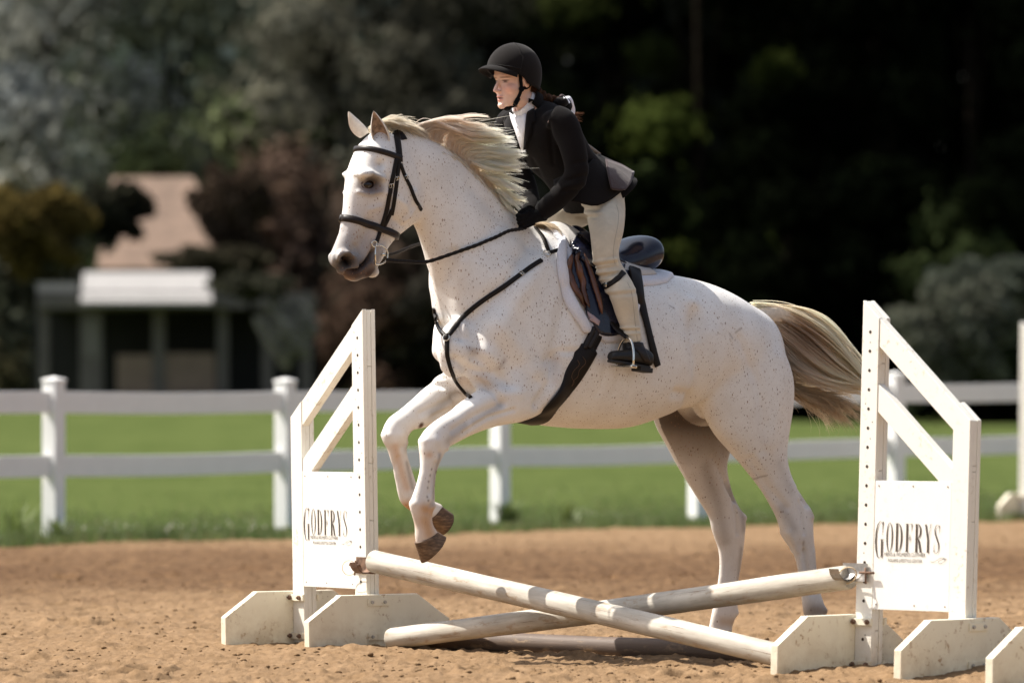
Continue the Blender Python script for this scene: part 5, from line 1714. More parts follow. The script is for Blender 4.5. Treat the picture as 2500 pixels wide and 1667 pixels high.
def flow(tab, n, jit_root, jit_tip, lat0, lat1, locks, kk=16, wav=0, latj=.03, stray=.18, tight=.22):
    """tab rows: t, root xy, ctrl1 xy, ctrl2 xy, tip xy (traced). strands gather into locks"""
    lk = RS.rand(locks); li = RS.randint(0, locks, n)
    sp = RS.rand(n) < stray
    t = np.clip(lk[li] + RS.randn(n) * .9 / locks, 0, 1)
    t = np.where(sp, RS.rand(n), t)
    X = lerp_tab(tab, t); XL = lerp_tab(tab, np.where(sp, t, lk[li]))
    X[:, 4:8] = X[:, 4:8] * .25 + XL[:, 4:8] * .75
    lj = RS.randn(locks, 2)[li]; ll = (RS.rand(locks)[li] - .5)
    g = RS.randn(n, 8)
    r = X[:, 0:2] + g[:, 0:2] * jit_root
    c1 = X[:, 2:4] + lj * jit_tip * .35 + g[:, 2:4] * jit_tip * .16
    c2 = X[:, 4:6] + lj * jit_tip * .7 + g[:, 4:6] * jit_tip * .2
    tp = X[:, 6:8] + lj * jit_tip + g[:, 6:8] * jit_tip * np.where(sp, .5, tight)[:, None]
    ll0 = RS.rand(locks)[li][:, None]; dlen = RS.rand(n, 1) ** .7; tp = c2 + (tp - c2) * (.25 + .45 * ll0 + .55 * dlen)
    latA = lat0 + RS.randn(n) * .006; latB = lat1 + ll * latj * 2 + RS.randn(n) * latj * .5
    P_ = [HPv(p[:, 0], p[:, 1], latA * (1 - f) + latB * f) for p, f in ((r, 0), (c1, .25), (c2, .7), (tp, 1))]
    C = bez(*P_, k=kk)
    if wav:
        ph = RS.rand(locks)[li] * 6.28; am = wav * (.6 + .8 * RS.rand(locks)[li]) * (.85 + .3 * RS.rand(n)); fr = (4 + 4 * RS.rand(locks))[li]; tt = np.linspace(0, 1, kk)[None]
        C[:, :, 2] += am[:, None] * (np.sin(tt * fr[:, None] + ph[:, None]) - np.sin(ph[:, None])) * tt ** .7
        C += np.array(HN)[None, None] * (am[:, None] * .7 * np.cos(tt * fr[:, None] * 1.2 + ph[:, None]) * tt)[:, :, None]
    return C, t, li
# mane: hangs from the crest and streams back
mane_tab = [
 # t, root, c1, c2, tip
 (0.00, 1000,322, 1010,298, 1060,290, 1110,316),
 (0.10, 1040,334, 1040,300, 1110,296, 1180,322),
 (0.25, 1085,352, 1075,305, 1150,312, 1228,322),
 (0.40, 1120,382, 1105,330, 1170,345, 1252,346),
 (0.55, 1150,412, 1135,362, 1195,382, 1272,388),
 (0.70, 1180,440, 1165,398, 1205,424, 1272,448),
 (0.85, 1212,474, 1195,438, 1222,462, 1272,478),
 (1.00, 1242,505, 1225,476, 1238,492, 1262,515)]
C, t, li = flow(mane_tab, 4200, 3.0, 14, .012, .075, 58, 16, .009, .022, .08, .13)
sh = RS.rand(58)[li]
base_c = np.array([1.0, .935, .865]); dk = np.array([.90, .74, .56])
mixf = np.clip(sh * .9 + RS.randn(len(t)) * .12, 0, 1) ** 2
k_ = np.linspace(0, 1, 16)[None, :, None]
cols = (base_c[None] * (1 - mixf[:, None] * .5) + dk[None] * mixf[:, None] * .5)[:, None, :] * (1 + .12 * k_)
top = np.clip(1 - t * 2.5, 0, 1)[:, None, None]
cols = cols * (1 - top * .12)
strands(C, 'mane', np.clip(cols, 0, .99), horse, .0011 + .0006 * RS.rand(len(t)))
# short hair lying over the crest on the near side
ct = [(0.0, 1010,330, 1016,342, 1026,352, 1040,360), (.35, 1100,362, 1108,376, 1120,388, 1134,398), (.7, 1176,436, 1184,448, 1196,462, 1206,474), (1.0, 1246,510, 1256,520, 1268,528, 1282,536)]
C, t, li = flow(ct, 1500, 3.0, 3, .01, .045, 60, 8, 0, .008)
strands(C, 'mane_roots', np.repeat([[.92, .87, .78]], len(t), 0) * (.8 + .4 * RS.rand(len(t), 1)), horse, .0011)
fore_tab = [(0.0, 905,318, 910,300, 935,292, 960,300), (.4, 922,312, 935,288, 975,288, 1005,300), (.8, 945,312, 960,290, 1000,300, 1040,335), (1.0, 955,318, 975,312, 1000,330, 1010,352)]
C, t, li = flow(fore_tab, 1500, 4, 8, .01, .03, 18, 12, .003, .03)
strands(C, 'forelock', np.repeat([[.92, .86, .74]], len(t), 0) * (.75 + .4 * RS.rand(len(t), 1)), horse, .0012)
wt = [(0.0, 1290,552, 1310,535, 1340,545, 1368,575), (.5, 1320,556, 1345,540, 1368,552, 1385,588), (1.0, 1345,560, 1362,552, 1380,566, 1392,600)]
C, t, li = flow(wt, 1100, 3, 6, .01, .06, 10, 12, .003, .03)
strands(C, 'mane_end', np.repeat([[.85, .74, .58]], len(t), 0) * (.7 + .5 * RS.rand(len(t), 1)), horse, .0013)
# tail
dock = loft([(1838,756,1862,792,.035,0,0,2), (1880,744,1888,790,.035,0,0,2), (1925,748,1922,795,.032,0,0,2), (1965,775,1950,815,.026,0,0,2), (1990,810,1968,836,.016,0,0,2)], 16, 4)
o = mesh_obj('dock', dock[0], dock[1], m_simple('tail_dock_hair', (.62, .54, .44), .8, .15, 60, .3), horse)
tail_tab = [
 (0.00, 1840,752, 1935,735, 2010,758, 2115,905),
 (0.18, 1846,757, 1940,745, 2015,792, 2125,930),
 (0.36, 1852,765, 1945,765, 2005,840, 2125,945),
 (0.54, 1856,775, 1940,795, 1990,885, 2125,955),
 (0.72, 1858,786, 1922,824, 1968,915, 2115,952),
 (0.88, 1858,798, 1906,852, 1950,925, 2092,948),
 (1.00, 1856,808, 1896,868, 1925,922, 2045,948)]
C, t, li = flow(tail_tab, 6500, 7, 8, .0, .02, 60, 20, .007, .045, .10, .16)
u_ = np.linspace(0, 1, 20)[None, :, None]; tt = t[:, None, None]
lite = np.array([1.0, .915, .80]); mid = np.array([.40, .25, .15]); gold = np.array([.62, .42, .20]); bro = np.array([.12, .065, .035])
g1 = np.exp(-((tt - .45) / .28) ** 2) * np.exp(-((u_ - .42) / .26) ** 2)
g2 = np.clip((tt - .6) / .4, 0, 1) * np.exp(-((u_ - .45) / .32) ** 2)
cols = lite * (1 - .7 * g1) + mid * .7 * g1; cols = cols * (1 - .6 * g2) + bro * .6 * g2
rv = RS.rand(len(t), 1, 1); lkv = RS.rand(60)[li][:, None, None]
cols = cols * (.80 + .25 * rv + .25 * lkv) * np.array([1, .97, .92])
strands(C, 'tail', np.clip(cols, 0, .98), horse, .0012 + .0006 * RS.rand(len(t)))
fr_tab = [(0.0, 1880,900, 1930,960, 1975,950, 2020,985), (.3, 1900,935, 1950,975, 1990,960, 2010,1010), (.6, 1950,955, 2010,975, 2040,990, 2050,1020), (.85, 2010,968, 2060,985, 2085,995, 2095,1025), (1.0, 1885,930, 1920,965, 1950,985, 1965,1000)]
C, t, li = flow(fr_tab, 1300, 9, 26, .0, .03, 34, 16, .008, .06)
strands(C, 'tail_wisps', np.repeat([[.70, .58, .42]], len(t), 0) * (.6 + .6 * RS.rand(len(t), 1)), horse, .0008)
# ------------------------------------------------------------------ the rider
RH = HD.copy()
person = thing('person', 'rider in black jacket, beige breeches and black helmet, crouched over the saddle', 'person', tuple(HP(1475, 640, 0)))
def lat_at(px, py, extra):
    h = hit(px, py, PT); return (loc(h[0]).y if h else .2) + extra
# head frame: f forwards, l towards the near side, u up, metres, origin between the ears
HO = HP(1256, 199, 0)
hyaw = math.radians(2); hpit = math.radians(-4)
hf_ = (HD * math.cos(hyaw) + HN * math.sin(hyaw)); hn_ = (HN * math.cos(hyaw) - HD * math.sin(hyaw))
hF = hf_ * math.cos(hpit) + UP * math.sin(hpit); hU = UP * math.cos(hpit) - hf_ * math.sin(hpit)
def HL(f, l, u): return HO + hF * f + hn_ * l + hU * u
def slices(tab, n=32, m=4):
    S_ = cr(tab, m); V = []; Fc = []
    S_ = [list(S_[0][:1]) + [S_[0][1] * .6 + S_[0][2] * .4, S_[0][2] * .6 + S_[0][1] * .4] + [S_[0][3] * .3]] + [list(s) for s in S_] + [[S_[-1][0], S_[-1][1] * .7 + S_[-1][2] * .3, S_[-1][2] * .7 + S_[-1][1] * .3, S_[-1][3] * .4]]
    for u, ff, fb, w in S_:
        for j in range(n):
            a = 2 * math.pi * j / n; ca, sa = math.cos(a), math.sin(a)
            f = (ff + fb) / 2 + (ff - fb) / 2 * math.copysign(abs(ca) ** .9, ca)
            V.append(HL(f, w * math.copysign(abs(sa) ** .88, sa), u))
    k = len(S_)
    for i in range(k - 1):
        for j in range(n):
            a = i * n + j; b = i * n + (j + 1) % n; Fc.append((a, b, b + n, a + n))
    Fc += [tuple(range(n))[::-1], tuple(range((k - 1) * n, k * n))]
    return V, Fc
bp_ = []
bp_.append(slices([(.118, .02, -.05, .03), (.105, .055, -.078, .055), (.075, .078, -.096, .070), (.045, .085, -.10, .073), (.02, .085, -.10, .072), (-.01, .080, -.085, .068), (-.035, .081, -.06, .063),
                   (-.055, .082, -.035, .056), (-.075, .081, -.02, .048), (-.092, .081, .0, .038), (-.104, .077, .02, .027)]))
def HE(f, l, u, rf, rl, ru, tilt=0):
    ct, st = math.cos(tilt), math.sin(tilt)
    bp_.append(ell_geo(HL(f, l, u), (hF * ct + hU * st) * rf, hn_ * rl, (hU * ct - hF * st) * ru, 18, 12))
# nose
bp_.append(tube_geo([HL(.078, 0, .012), HL(.088, 0, -.004), HL(.097, 0, -.020), HL(.103, 0, -.033)], [.0065, .0075, .0085, .0095], 12))
HE(.105, 0, -.035, .0100, .0095, .0080); HE(.093, .0095, -.039, .010, .0065, .0065); HE(.093, -.0095, -.039, .010, .0065, .0065)
HE(.082, 0, -.0615, .010, .021, .0055, -.1); HE(.080, 0, -.0755, .010, .017, .0065, .1)
HE(.074, 0, -.098, .017, .020, .016); HE(.040, .040, -.030, .036, .024, .030); HE(.040, -.040, -.030, .036, .024, .030)
HE(.070, .0, .028, .018, .046, .012)
for sg in (1, -1):
    HE(-.006, .074 * sg, -.004, .017, .009, .028, -.25); HE(-.012, .079 * sg, .008, .016, .006, .019, -.2)
def neck_tube(pts, rad): bp_.append(tube_geo(pts, rad, 18))
neck_tube([HL(-.022, 0, -.02), HL(-.022, 0, -.06), HP(1283, 250, 0), HP(1296, 275, 0), HP(1310, 300, 0)], [.054, .050, .050, .058, .07])
perp = np.array([.77, -.64])
torso_tab = [  # centre px, half thickness px, half width m, lateral
 (1289, 262, 26, .058, 0), (1296, 276, 40, .10, 0), (1304, 292, 50, .155, 0), (1318, 315, 56, .175, 0), (1338, 344, 58, .172, 0), (1358, 372, 56, .155, 0), (1384, 403, 52, .145, 0), (1415, 434, 56, .155, 0),
 (1446, 460, 62, .17, 0), (1470, 482, 60, .175, 0)]
def torso(k, kw, tab=torso_tab, n=32):
    st = []
    for i, (x, y, e, w, l) in enumerate(tab):
        st.append((x + perp[0] * e * k, y + perp[1] * e * k, x - perp[0] * e * k, y - perp[1] * e * k, w * kw, l, .0, 2.25))
    return loft(st, n, 4)
bp_.append(torso(.86, .9))
# limbs: (px, py, lateral, radius)
KN = lat_at(1478, 650, .075); CA = lat_at(1505, 730, .062); AN = lat_at(1540, 815, .055)
ARM_N = [(1345, 284, .165, .048), (1372, 300, .195, .058), (1388, 330, .215, .056), (1401, 370, .235, .051), (1408, 410, .245, .047), (1403, 436, .24, .047), (1384, 462, .21, .046), (1358, 487, .165, .043), (1332, 509, .12, .037), (1318, 521, .10, .031)]
ARM_F = [(1262, 284, -.15, .046), (1240, 306, -.19, .057), (1244, 345, -.21, .054), (1256, 390, -.22, .049), (1270, 425, -.22, .046), (1281, 452, -.20, .044), (1290, 480, -.16, .041), (1297, 505, -.10, .036), (1300, 520, -.07, .030)]
LEG_N = [(1468, 478, .10, .098), (1478, 515, .15, .086), (1481, 560, KN - .04, .073), (1478, 605, KN - .01, .059), (1482, 642, KN, .056), (1497, 678, KN + .0, .060), (1520, 716, CA, .058), (1532, 765, (CA + AN) / 2, .049), (1540, 800, AN, .042), (1545, 836, AN, .040)]
LEG_F = [(1450, 480, -.10, .095), (1405, 512, -.17, .082), (1362, 528, -.22, .070), (1330, 545, -.27, .058), (1325, 590, -.29, .054), (1345, 650, -.32, .055), (1360, 720, -.36, .048), (1372, 790, -.38, .04)]
def limb(tab, k=1.0, add=0, n=20, m=4, sq=1.0):
    A = cr(tab, m); return tube_geo([HP(a[0], a[1], a[2]) for a in A], [a[3] * k + add for a in A], n, True, sq)
for T_ in (ARM_N, ARM_F, LEG_N, LEG_F): bp_.append(limb(T_, .80))
bv, bf = remesh(bp_, .0034); be = edges_of(bf)
q = bv - np.array(HO); L3 = np.stack([q @ np.array(hF), q @ np.array(hn_), q @ np.array(hU)], 1)
isf = ((L3[:, 2] > -.115) & (np.abs(L3[:, 1]) < .11) & (np.abs(L3[:, 0]) < .15)).astype(float)
bv = smooth(bv, be, 10, .5, 1 - isf * .72)
q = bv - np.array(HO); L3 = np.stack([q @ np.array(hF), q @ np.array(hn_), q @ np.array(hU)], 1)
bn = vnormals(bv, bf); dd = np.zeros(len(bv)); fwd_n = bn @ np.array(hF)
def FS(f, l, u, rf, rl, ru, amp, sym=True):
    global dd
    for s in ((1, -1) if sym else (1,)):
        w = np.exp(-(((L3[:, 0] - f) / rf) ** 2 + ((L3[:, 1] - l * s) / rl) ** 2 + ((L3[:, 2] - u) / ru) ** 2)); dd += amp * w * isf
FS(.085, .030, .002, .03, .017, .012, -.009); FS(.085, .032, .018, .03, .02, .007, .003)
FS(.085, .031, .000, .03, .012, .0055, .0045)             # eyeball under the lid
FS(.09, 0, -.0685, .02, .016, .0026, -.006, False)        # between the lips
FS(.09, 0, -.053, .02, .005, .006, -.002, False); FS(.09, 0, -.087, .02, .014, .005, -.003, False)
FS(.1, .0085, -.0445, .008, .0035, .0035, -.005); FS(.088, .019, -.035, .01, .004, .01, -.003)
FS(-.008, .084, .0, .008, .02, .014, -.006)
FS(.07, .045, -.06, .03, .02, .02, -.002)
bv = bv + bn * dd[:, None]; bv = smooth(bv, be, 1, .3)
skin = np.tile(np.array([.74, .50, .40]), (len(bv), 1))
def FP(f, l, u, rf, rl, ru, col, a, sym=True, p=2):
    global skin
    for s in ((1, -1) if sym else (1,)):
        d = (np.abs((L3[:, 0] - f) / rf) ** p + np.abs((L3[:, 1] - l * s) / rl) ** p + np.abs((L3[:, 2] - u) / ru) ** p)
        w = (a * np.exp(-d))[:, None] * isf[:, None]; skin = skin * (1 - w) + np.array(col) * w
FP(.08, .045, -.03, .04, .022, .024, (.72, .27, .20), .5)
FP(.10, 0, -.036, .03, .012, .010, (.70, .32, .24), .4, False)
FP(.09, 0, -.062, .03, .018, .0055, (.58, .20, .17), .8, False, 4); FP(.09, 0, -.0755, .03, .016, .006, (.62, .22, .19), .8, False, 4)
FP(.09, .004, -.0690, .03, .015, .0028, (.10, .03, .03), .95, False, 4)
FP(.08, .031, .0005, .03, .012, .0034, (.38, .30, .27), .5, True, 4)
FP(.085, .031, .0003, .03, .0085, .0046, (.05, .028, .02), 1, True, 4)
FP(.085, .032, .0048, .03, .0175, .0028, (.05, .025, .018), 1, True, 4)
FP(.085, .030, -.0045, .03, .014, .0016, (.32, .14, .11), .6, True, 4)
FP(.08, .032, .0185, .03, .022, .0045, (.17, .08, .05), .85, True, 4)
FP(.045, .075, .050, .030, .02, .020, (.06, .028, .018), .95, True, 4)
FP(.022, .078, .01, .009, .02, .05, (.08, .038, .024), .8, True, 4)
FP(.1, .008, -.0440, .008, .004, .003, (.16, .05, .04), .8)
FP(-.008, .088, .0, .012, .02, .02, (.62, .22, .15), .6)
body_p = fast_mesh('body', bv - np.array(person.location), bf, M['skin']); body_p.parent = person; set_color(body_p, 'paint', skin)
BT = BVHTree.FromPolygons([Vector(v) for v in bv], [tuple(int(i) for i in f) for f in bf])

# ---- helmet
def helmet():
    V = []; Fc = []; n = 56; K = 20
    c0 = (-.001, 0, .040); R = (.128, .097, .122)
    def ze(az):      # lower rim height by azimuth (0 = front)
        c = math.cos(az); return .066 * max(0, c) ** .6 + (-.014) * (1 - abs(c)) - .048 * max(0, -c) ** .8
    for layer in (0, 1):
        for j in range(n):
            az = 2 * math.pi * j / n
            for i in range(K + 1):
                zr = ze(az); el0 = math.asin(max(-.95, min(.95, (zr - c0[2]) / R[2]))); el = el0 + (math.pi / 2 - el0) * i / K
                k = 1.0 - .085 * layer
                rr = math.cos(el) if el > 0 else 1 - .35 * math.sin(-el) ** 2
                if el < 0 and math.cos(az) < 0: rr = 1 - .28 * math.sin(-el) ** 2
                V.append(HL(c0[0] + R[0] * k * rr * math.cos(az), R[1] * k * rr * math.sin(az), c0[2] + R[2] * k * math.sin(el)))
    W_ = K + 1; N = n * W_
    for ly in (0, 1):
        for j in range(n):
            for i in range(K):
                a = ly * N + j * W_ + i; b = ly * N + ((j + 1) % n) * W_ + i
                f = (a, b, b + 1, a + 1); Fc.append(f if ly == 0 else f[::-1])
    for j in range(n):
        a = j * W_; b = ((j + 1) % n) * W_; Fc.append((a, a + N, b + N, b))
    m = MB(); m.add(V, Fc)
    sh = m.build('helmet', M['velvet'], person)
    # peak
    V = []; nn = 24
    for ly in (0, 1):
        for j in range(nn + 1):
            a = -1.18 + 2.36 * j / nn
            for k in range(7):
                t = k / 6; ex = .048 * max(0, math.cos(a * 1.28)) ** .7
                fr = c0[0] + (R[0] - .004) * math.cos(a) + ex * t * 1.0; ll = R[1] * math.sin(a) * (1 + .02 * t)
                zz = ze(a) + .008 - .012 * t * t - .002 * abs(math.sin(a)) * t - ly * .005 * (1 - .3 * t) - .006 * math.sin(a) ** 2
                V.append(HL(fr, ll, zz))
    Fc = []; W_ = 7; N = (nn + 1) * 7
    for j in range(nn):
        for k in range(6):
            a = j * W_ + k; Fc.append((a, a + 1, a + W_ + 1, a + W_)); Fc.append((a + N, a + W_ + N, a + W_ + 1 + N, a + 1 + N))
        a = j * W_ + 6; Fc.append((a, a + N, a + W_ + N, a + W_)); a = j * W_; Fc.append((a, a + W_, a + W_ + N, a + N))
    for j in (0, nn):
        for k in range(6): a = j * W_ + k; Fc.append((a, a + 1, a + 1 + N, a + N))
    m = MB(); m.add(V, Fc); m.build('peak', M['velvet'], sh)
    # seams and the band above the peak
    HBv = tree_of([sh])
    def on(f, l, u, off=.0008):
        p = HL(f, l, u); c = HL(0, 0, .03); h = HBv.ray_cast(c + (p - c).normalized() * .3, -(p - c).normalized()); return (h[0] + h[1] * off) if h[0] else p
    m = MB()
    for sg in (1, -1):
        m.tube([on(.050 * (1 - t) + .0 * t - .01, sg * (.095 - .0 * t), .03 + .14 * t) if t < .6 else on(.02 - .06 * (t - .6), sg * .095 * (1 - (t - .6) * 2.5), .12 + .1 * (t - .6)) for t in [i / 16 for i in range(17)]], .0016, 6)
    m.tube([on(.10 * math.cos(a), .10 * math.sin(a), .066 - .024 * (1 - math.cos(a))) for a in [-1.25 + 2.5 * i / 24 for i in range(25)]], .0022, 6)
    m.build('seam', M['velvet'], sh)
    # harness
    hm = MB()
    def band(pts, w, th=.003, nm='harness_strap', md=None):
        P_ = smooth_pts(pts, 2); nr = []
        for i, p in enumerate(P_):
            v = p - HL(.01, 0, -.03); nr.append(v.normalized())
        return ribbon(P_, nr, w, th, nm, M['glove'], sh)
    def onb(f, l, u, off=.003):
        p = HL(f, l, u); c = HL(.01, 0, u); d = (p - c).normalized(); h = BT.ray_cast(c + d * .2, -d); return h[0] + h[1] * off if h[0] else p
    for sg in (1, -1):
        A = cr([(.026, .080 * sg, .055), (.022, .076 * sg, .02), (.018, .073 * sg, -.012), (.016, .070 * sg, -.034), (.022, .062 * sg, -.058), (.036, .050 * sg, -.085), (.050, .036 * sg, -.105)], 4)
        band([onb(*a) for a in A], .016)
        A = cr([(-.062, .08 * sg, .0), (-.04, .078 * sg, -.022), (-.012, .074 * sg, -.030), (.016, .071 * sg, -.030)], 4)
        band([onb(*a, .004) for a in A], .013)
    A = [HL(.050 + .012 * math.cos(t), .036 * math.sin(t), -.106 - .013 * math.cos(t) ** .8 if math.cos(t) > 0 else -.106) for t in [-math.pi / 2 + math.pi * i / 12 for i in range(13)]]
    band([onb(.050, .036 * s, -.104) * (0 if abs(s) < 1 else 1) + HL(.052, .036 * s, -.1045 - .014 * (1 - s * s)) * (1 if abs(s) < 1 else 0) for s in [-1 + i / 6 for i in range(13)]], .020)
    c = onb(.017, .072, -.034, .006); m = MB(); m.tube([c - hn_ * .003, c + hn_ * .004], [.0125, .011], 16); m.build('harness_slider', M['glove'], sh)
    c = onb(.034, .052, -.080, .006); m = MB(); m.box(c, (hF * .6 - hU * .8), hn_, (hF * .8 + hU * .6), .016, .004, .010); m.build('chin_buckle', M['glove'], sh, False, bevel=.001)
    return sh
hel = helmet()

# ---- clothes
def clothes(geos, voxel, it, name, mat, wr=None, root=None, amp=.004, fr=16, keep=None):
    v, f = remesh(geos, voxel); e = edges_of(f); v = smooth(v, e, it, .5)
    n = vnormals(v, f)
    if wr is not None: v = v + n * wr(v, proj_px(v))[:, None]
    else: v = v + n * ((vnoise(v[:, 0] * fr + v[:, 2] * 5, v[:, 2] * fr * .6 - v[:, 1] * fr) - .5) * amp)[:, None]
    o = fast_mesh(name, v - np.array(person.location), f, mat); o.parent = root or person; return o
LEGK = lambda T_, i0, i1: T_[i0:i1]
def folds(v, px):
    d = np.zeros(len(v))
    # creases at hip and knee
    for (x0, y0, x1, y1, r, a) in ((1400,508,1460,512,5,-.004),(1405,522,1470,520,5,.003),(1410,530,1455,530,4,-.004),(1440,660,1505,650,3.5,-.003),(1445,668,1510,660,3.5,.003),(1450,676,1512,668,3.5,-.003),
                                   (1455,684,1515,678,3.5,.0025),(1448,640,1505,632,4,.003),(1450,650,1505,642,3.5,-.003),(1480,712,1548,706,4,.002),(1484,722,1550,716,4,-.002),(1505,800,1560,800,3,.0025),(1508,808,1560,806,3,-.0025),(1510,816,1562,814,3,.002)):
        dist, _ = seg_dist(px, np.array([x0, y0.__float__()]), np.array([x1, float(y1)])); d += 1.7 * a * np.exp(-(dist / r) ** 2)
    return d + (vnoise(v[:, 0] * 14, v[:, 2] * 9 + 3) - .5) * .004
br = clothes([torso(.97, 1.0, torso_tab[6:]), limb(LEG_N, 1.0), limb(LEG_F, 1.0), ell_geo(HP(1466, 492, 0), HD * .08, HN * .14, UP * .09)], .0042, 9, 'breeches', M['breeches'], folds)
hf2 = [(x, y, l, r) for x, y, l, r in LEG_N]
# jacket: body with a flared skirt, sleeves
jt = [(x, y, e + 3, w + .008, l) for x, y, e, w, l in torso_tab[1:9]] + [(1458, 468, 70, .195, 0), (1468, 478, 74, .205, 0)]
jt = [(1291, 266, 33, .085, 0), (1296, 275, 44, .12, 0)] + jt[1:]
def jfold(v, px):
    d = (vnoise(v[:, 0] * 11 + 3, v[:, 2] * 7 - v[:, 1] * 6) - .5) * .007
    for (x0, y0, x1, y1, r, a) in ((1385,440,1430,430,6,-.006),(1380,455,1425,450,6,.005),(1375,468,1415,466,5,-.005),(1340,300,1350,400,5,-.007),(1262,440,1290,436,4,-.004),(1265,452,1290,448,4,.004),(1265,463,1295,460,4,-.004),(1268,475,1295,472,4,.004),
                                   (1395,290,1420,350,4,.0),(1300,390,1340,470,5,-.004),(1400,400,1440,395,6,-.004)):
        dist, _ = seg_dist(px, np.array([float(x0), float(y0)]), np.array([float(x1), float(y1)])); d += a * np.exp(-(dist / r) ** 2)
    return d
jacket = clothes([torso(1.0, 1.0, jt, 40), limb(ARM_N, 1.0, .005), limb(ARM_F, 1.0, .005),
                  ell_geo(HP(1360, 292, .15), HD * .07, HN * .06, UP * .045), ell_geo(HP(1258, 292, -.15), HD * .07, HN * .06, UP * .045)], .0052, 9, 'jacket', M['jacket'], jfold)
# skirt of the jacket: an open flared sheet round the hips
def sheet(rows, th, name, mat, root, sub=4):
    """rows of (px,py,lat) control points -> smooth thick sheet"""
    R_ = [cr(r, sub) for r in rows]; R_ = np.array(R_); A = np.array([cr(R_[:, j], sub) for j in range(R_.shape[1])]).transpose(1, 0, 2)
    a, b, _ = A.shape; Pts = [HP(*A[i, j]) for i in range(a) for j in range(b)]
    fc = [(i * b + j, i * b + j + 1, (i + 1) * b + j + 1, (i + 1) * b + j) for i in range(a - 1) for j in range(b - 1)]
    nv = vnormals(np.array([tuple(p) for p in Pts]), fc); N = a * b
    V = [p + Vector(n) * th / 2 for p, n in zip(Pts, nv)] + [p - Vector(n) * th / 2 for p, n in zip(Pts, nv)]
    Fc = [tuple(f) for f in fc] + [tuple(i + N for i in f[::-1]) for f in fc]
    bd = [j for j in range(b)] + [i * b + b - 1 for i in range(1, a)] + [(a - 1) * b + j for j in range(b - 2, -1, -1)] + [i * b for i in range(a - 2, 0, -1)]
    for k in range(len(bd)): x, y = bd[k], bd[(k + 1) % len(bd)]; Fc.append((x, y, y + N, x + N))
    m = MB(); m.add(V, Fc); return m.build(name, mat, root)
# near front round to the back and on to the far side
sheet([[(1352,440,.10),(1385,425,.165),(1425,410,.175),(1450,385,.13),(1462,378,.02),(1440,380,-.10),(1400,400,-.165),(1350,425,-.14)],
       [(1355,470,.13),(1392,462,.20),(1440,455,.215),(1485,425,.17),(1500,396,.02),(1475,400,-.13),(1415,430,-.195),(1352,455,-.17)],
       [(1360,492,.15),(1400,492,.225),(1460,502,.24),(1520,466,.19),(1546,424,.02),(1510,428,-.15),(1430,462,-.22),(1358,478,-.19)]], .006, 'jacket_skirt', M['jacket'], jacket)
sheet([[(1478,388,.10),(1514,400,.09),(1549,420,.085)],[(1484,426,.20),(1514,436,.195),(1541,446,.185)],[(1492,462,.245),(1510,465,.24),(1527,463,.235)]], .004, 'skirt_sunlit_patch', M['sunlit_wool_ribbon'], jacket)  # lighter sheet over the jacket tail, coloured as sunlit wool
JT = tree_of([jacket])
# collar, lapels, shirt
shirt = patch([(1244,276),(1254,282),(1270,268),(1284,246),(1288,238),(1287,265),(1284,300),(1280,345),(1278,378),(1268,350),(1258,318),(1250,298)], .004, 'shirt', M['shirt'], person, .003, JT, 4, 3, False, lat=.03)
collar_pts = []
for i in range(33):
    a = 2 * math.pi * i / 32
    c = HL(-.030, 0, -.072); c = c.lerp(HP(1284, 258, 0), .75); ax = (HP(1296, 275, 0) - HL(-.022, 0, -.05)).normalized()
    e1 = (hF - ax * hF.dot(ax)).normalized(); e2 = ax.cross(e1)
    collar_pts.append(c + e1 * (.058 * math.cos(a)) + e2 * (.056 * math.sin(a)) + ax * (.018 * math.cos(a)))
ribbon(collar_pts, [(p - HP(1284, 258, 0)).normalized() for p in collar_pts], .036, .004, 'shirt_collar', M['shirt'], shirt)
m = MB(); p_, n_ = [], []
for (x, y) in ((1262,290),(1266,310),(1270,332),(1275,356)):
    h = hit(x, y, JT, .008); 
    if h: m.tube([h[0] - h[1] * .001, h[0] + h[1] * .0015], [.0035, .003], 8)
m.build('button', M['ribbon'], shirt)
patch([(1289,240),(1302,244),(1306,262),(1309,300),(1302,303),(1300,325),(1291,352),(1280,384),(1277,378),(1283,340),(1286,300)], .007, 'lapel', M['jacket'], jacket, .004, JT, 4, 3, False, lat=.06)
patch([(1243,277),(1236,282),(1231,296),(1238,320),(1250,345),(1268,370),(1279,384),(1270,352),(1258,318),(1249,298)], .007, 'lapel', M['jacket'], jacket, .004, JT, 4, 3, False, lat=-.03)
bc = [c + (HP(1291, 262, 0) - HP(1284, 258, 0)) * 1.0 for c in collar_pts[8:26]]
ribbon([c + (c - HP(1290, 262, 0)).normalized() * .010 for c in bc], [(p - HP(1290, 262, 0)).normalized() for p in bc], .042, .006, 'jacket_collar', M['jacket'], jacket)
for x, y in ((1284, 392), (1300, 425), (1318, 455)):
    h = hit(x, y, JT, .002)
    if h: m = MB(); m.tube([h[0], h[0] + h[1] * .003], [.007, .006], 12); m.build('button', M['glove'], jacket)
# number tag edge on the back
h0 = [HP(1424, 352, .03), HP(1441, 364, .03), HP(1456, 376, .03)]
ribbon(h0, [UP * .8 - HD * .6] * 3, .07, .002, 'number_card', M['ribbon'], person)

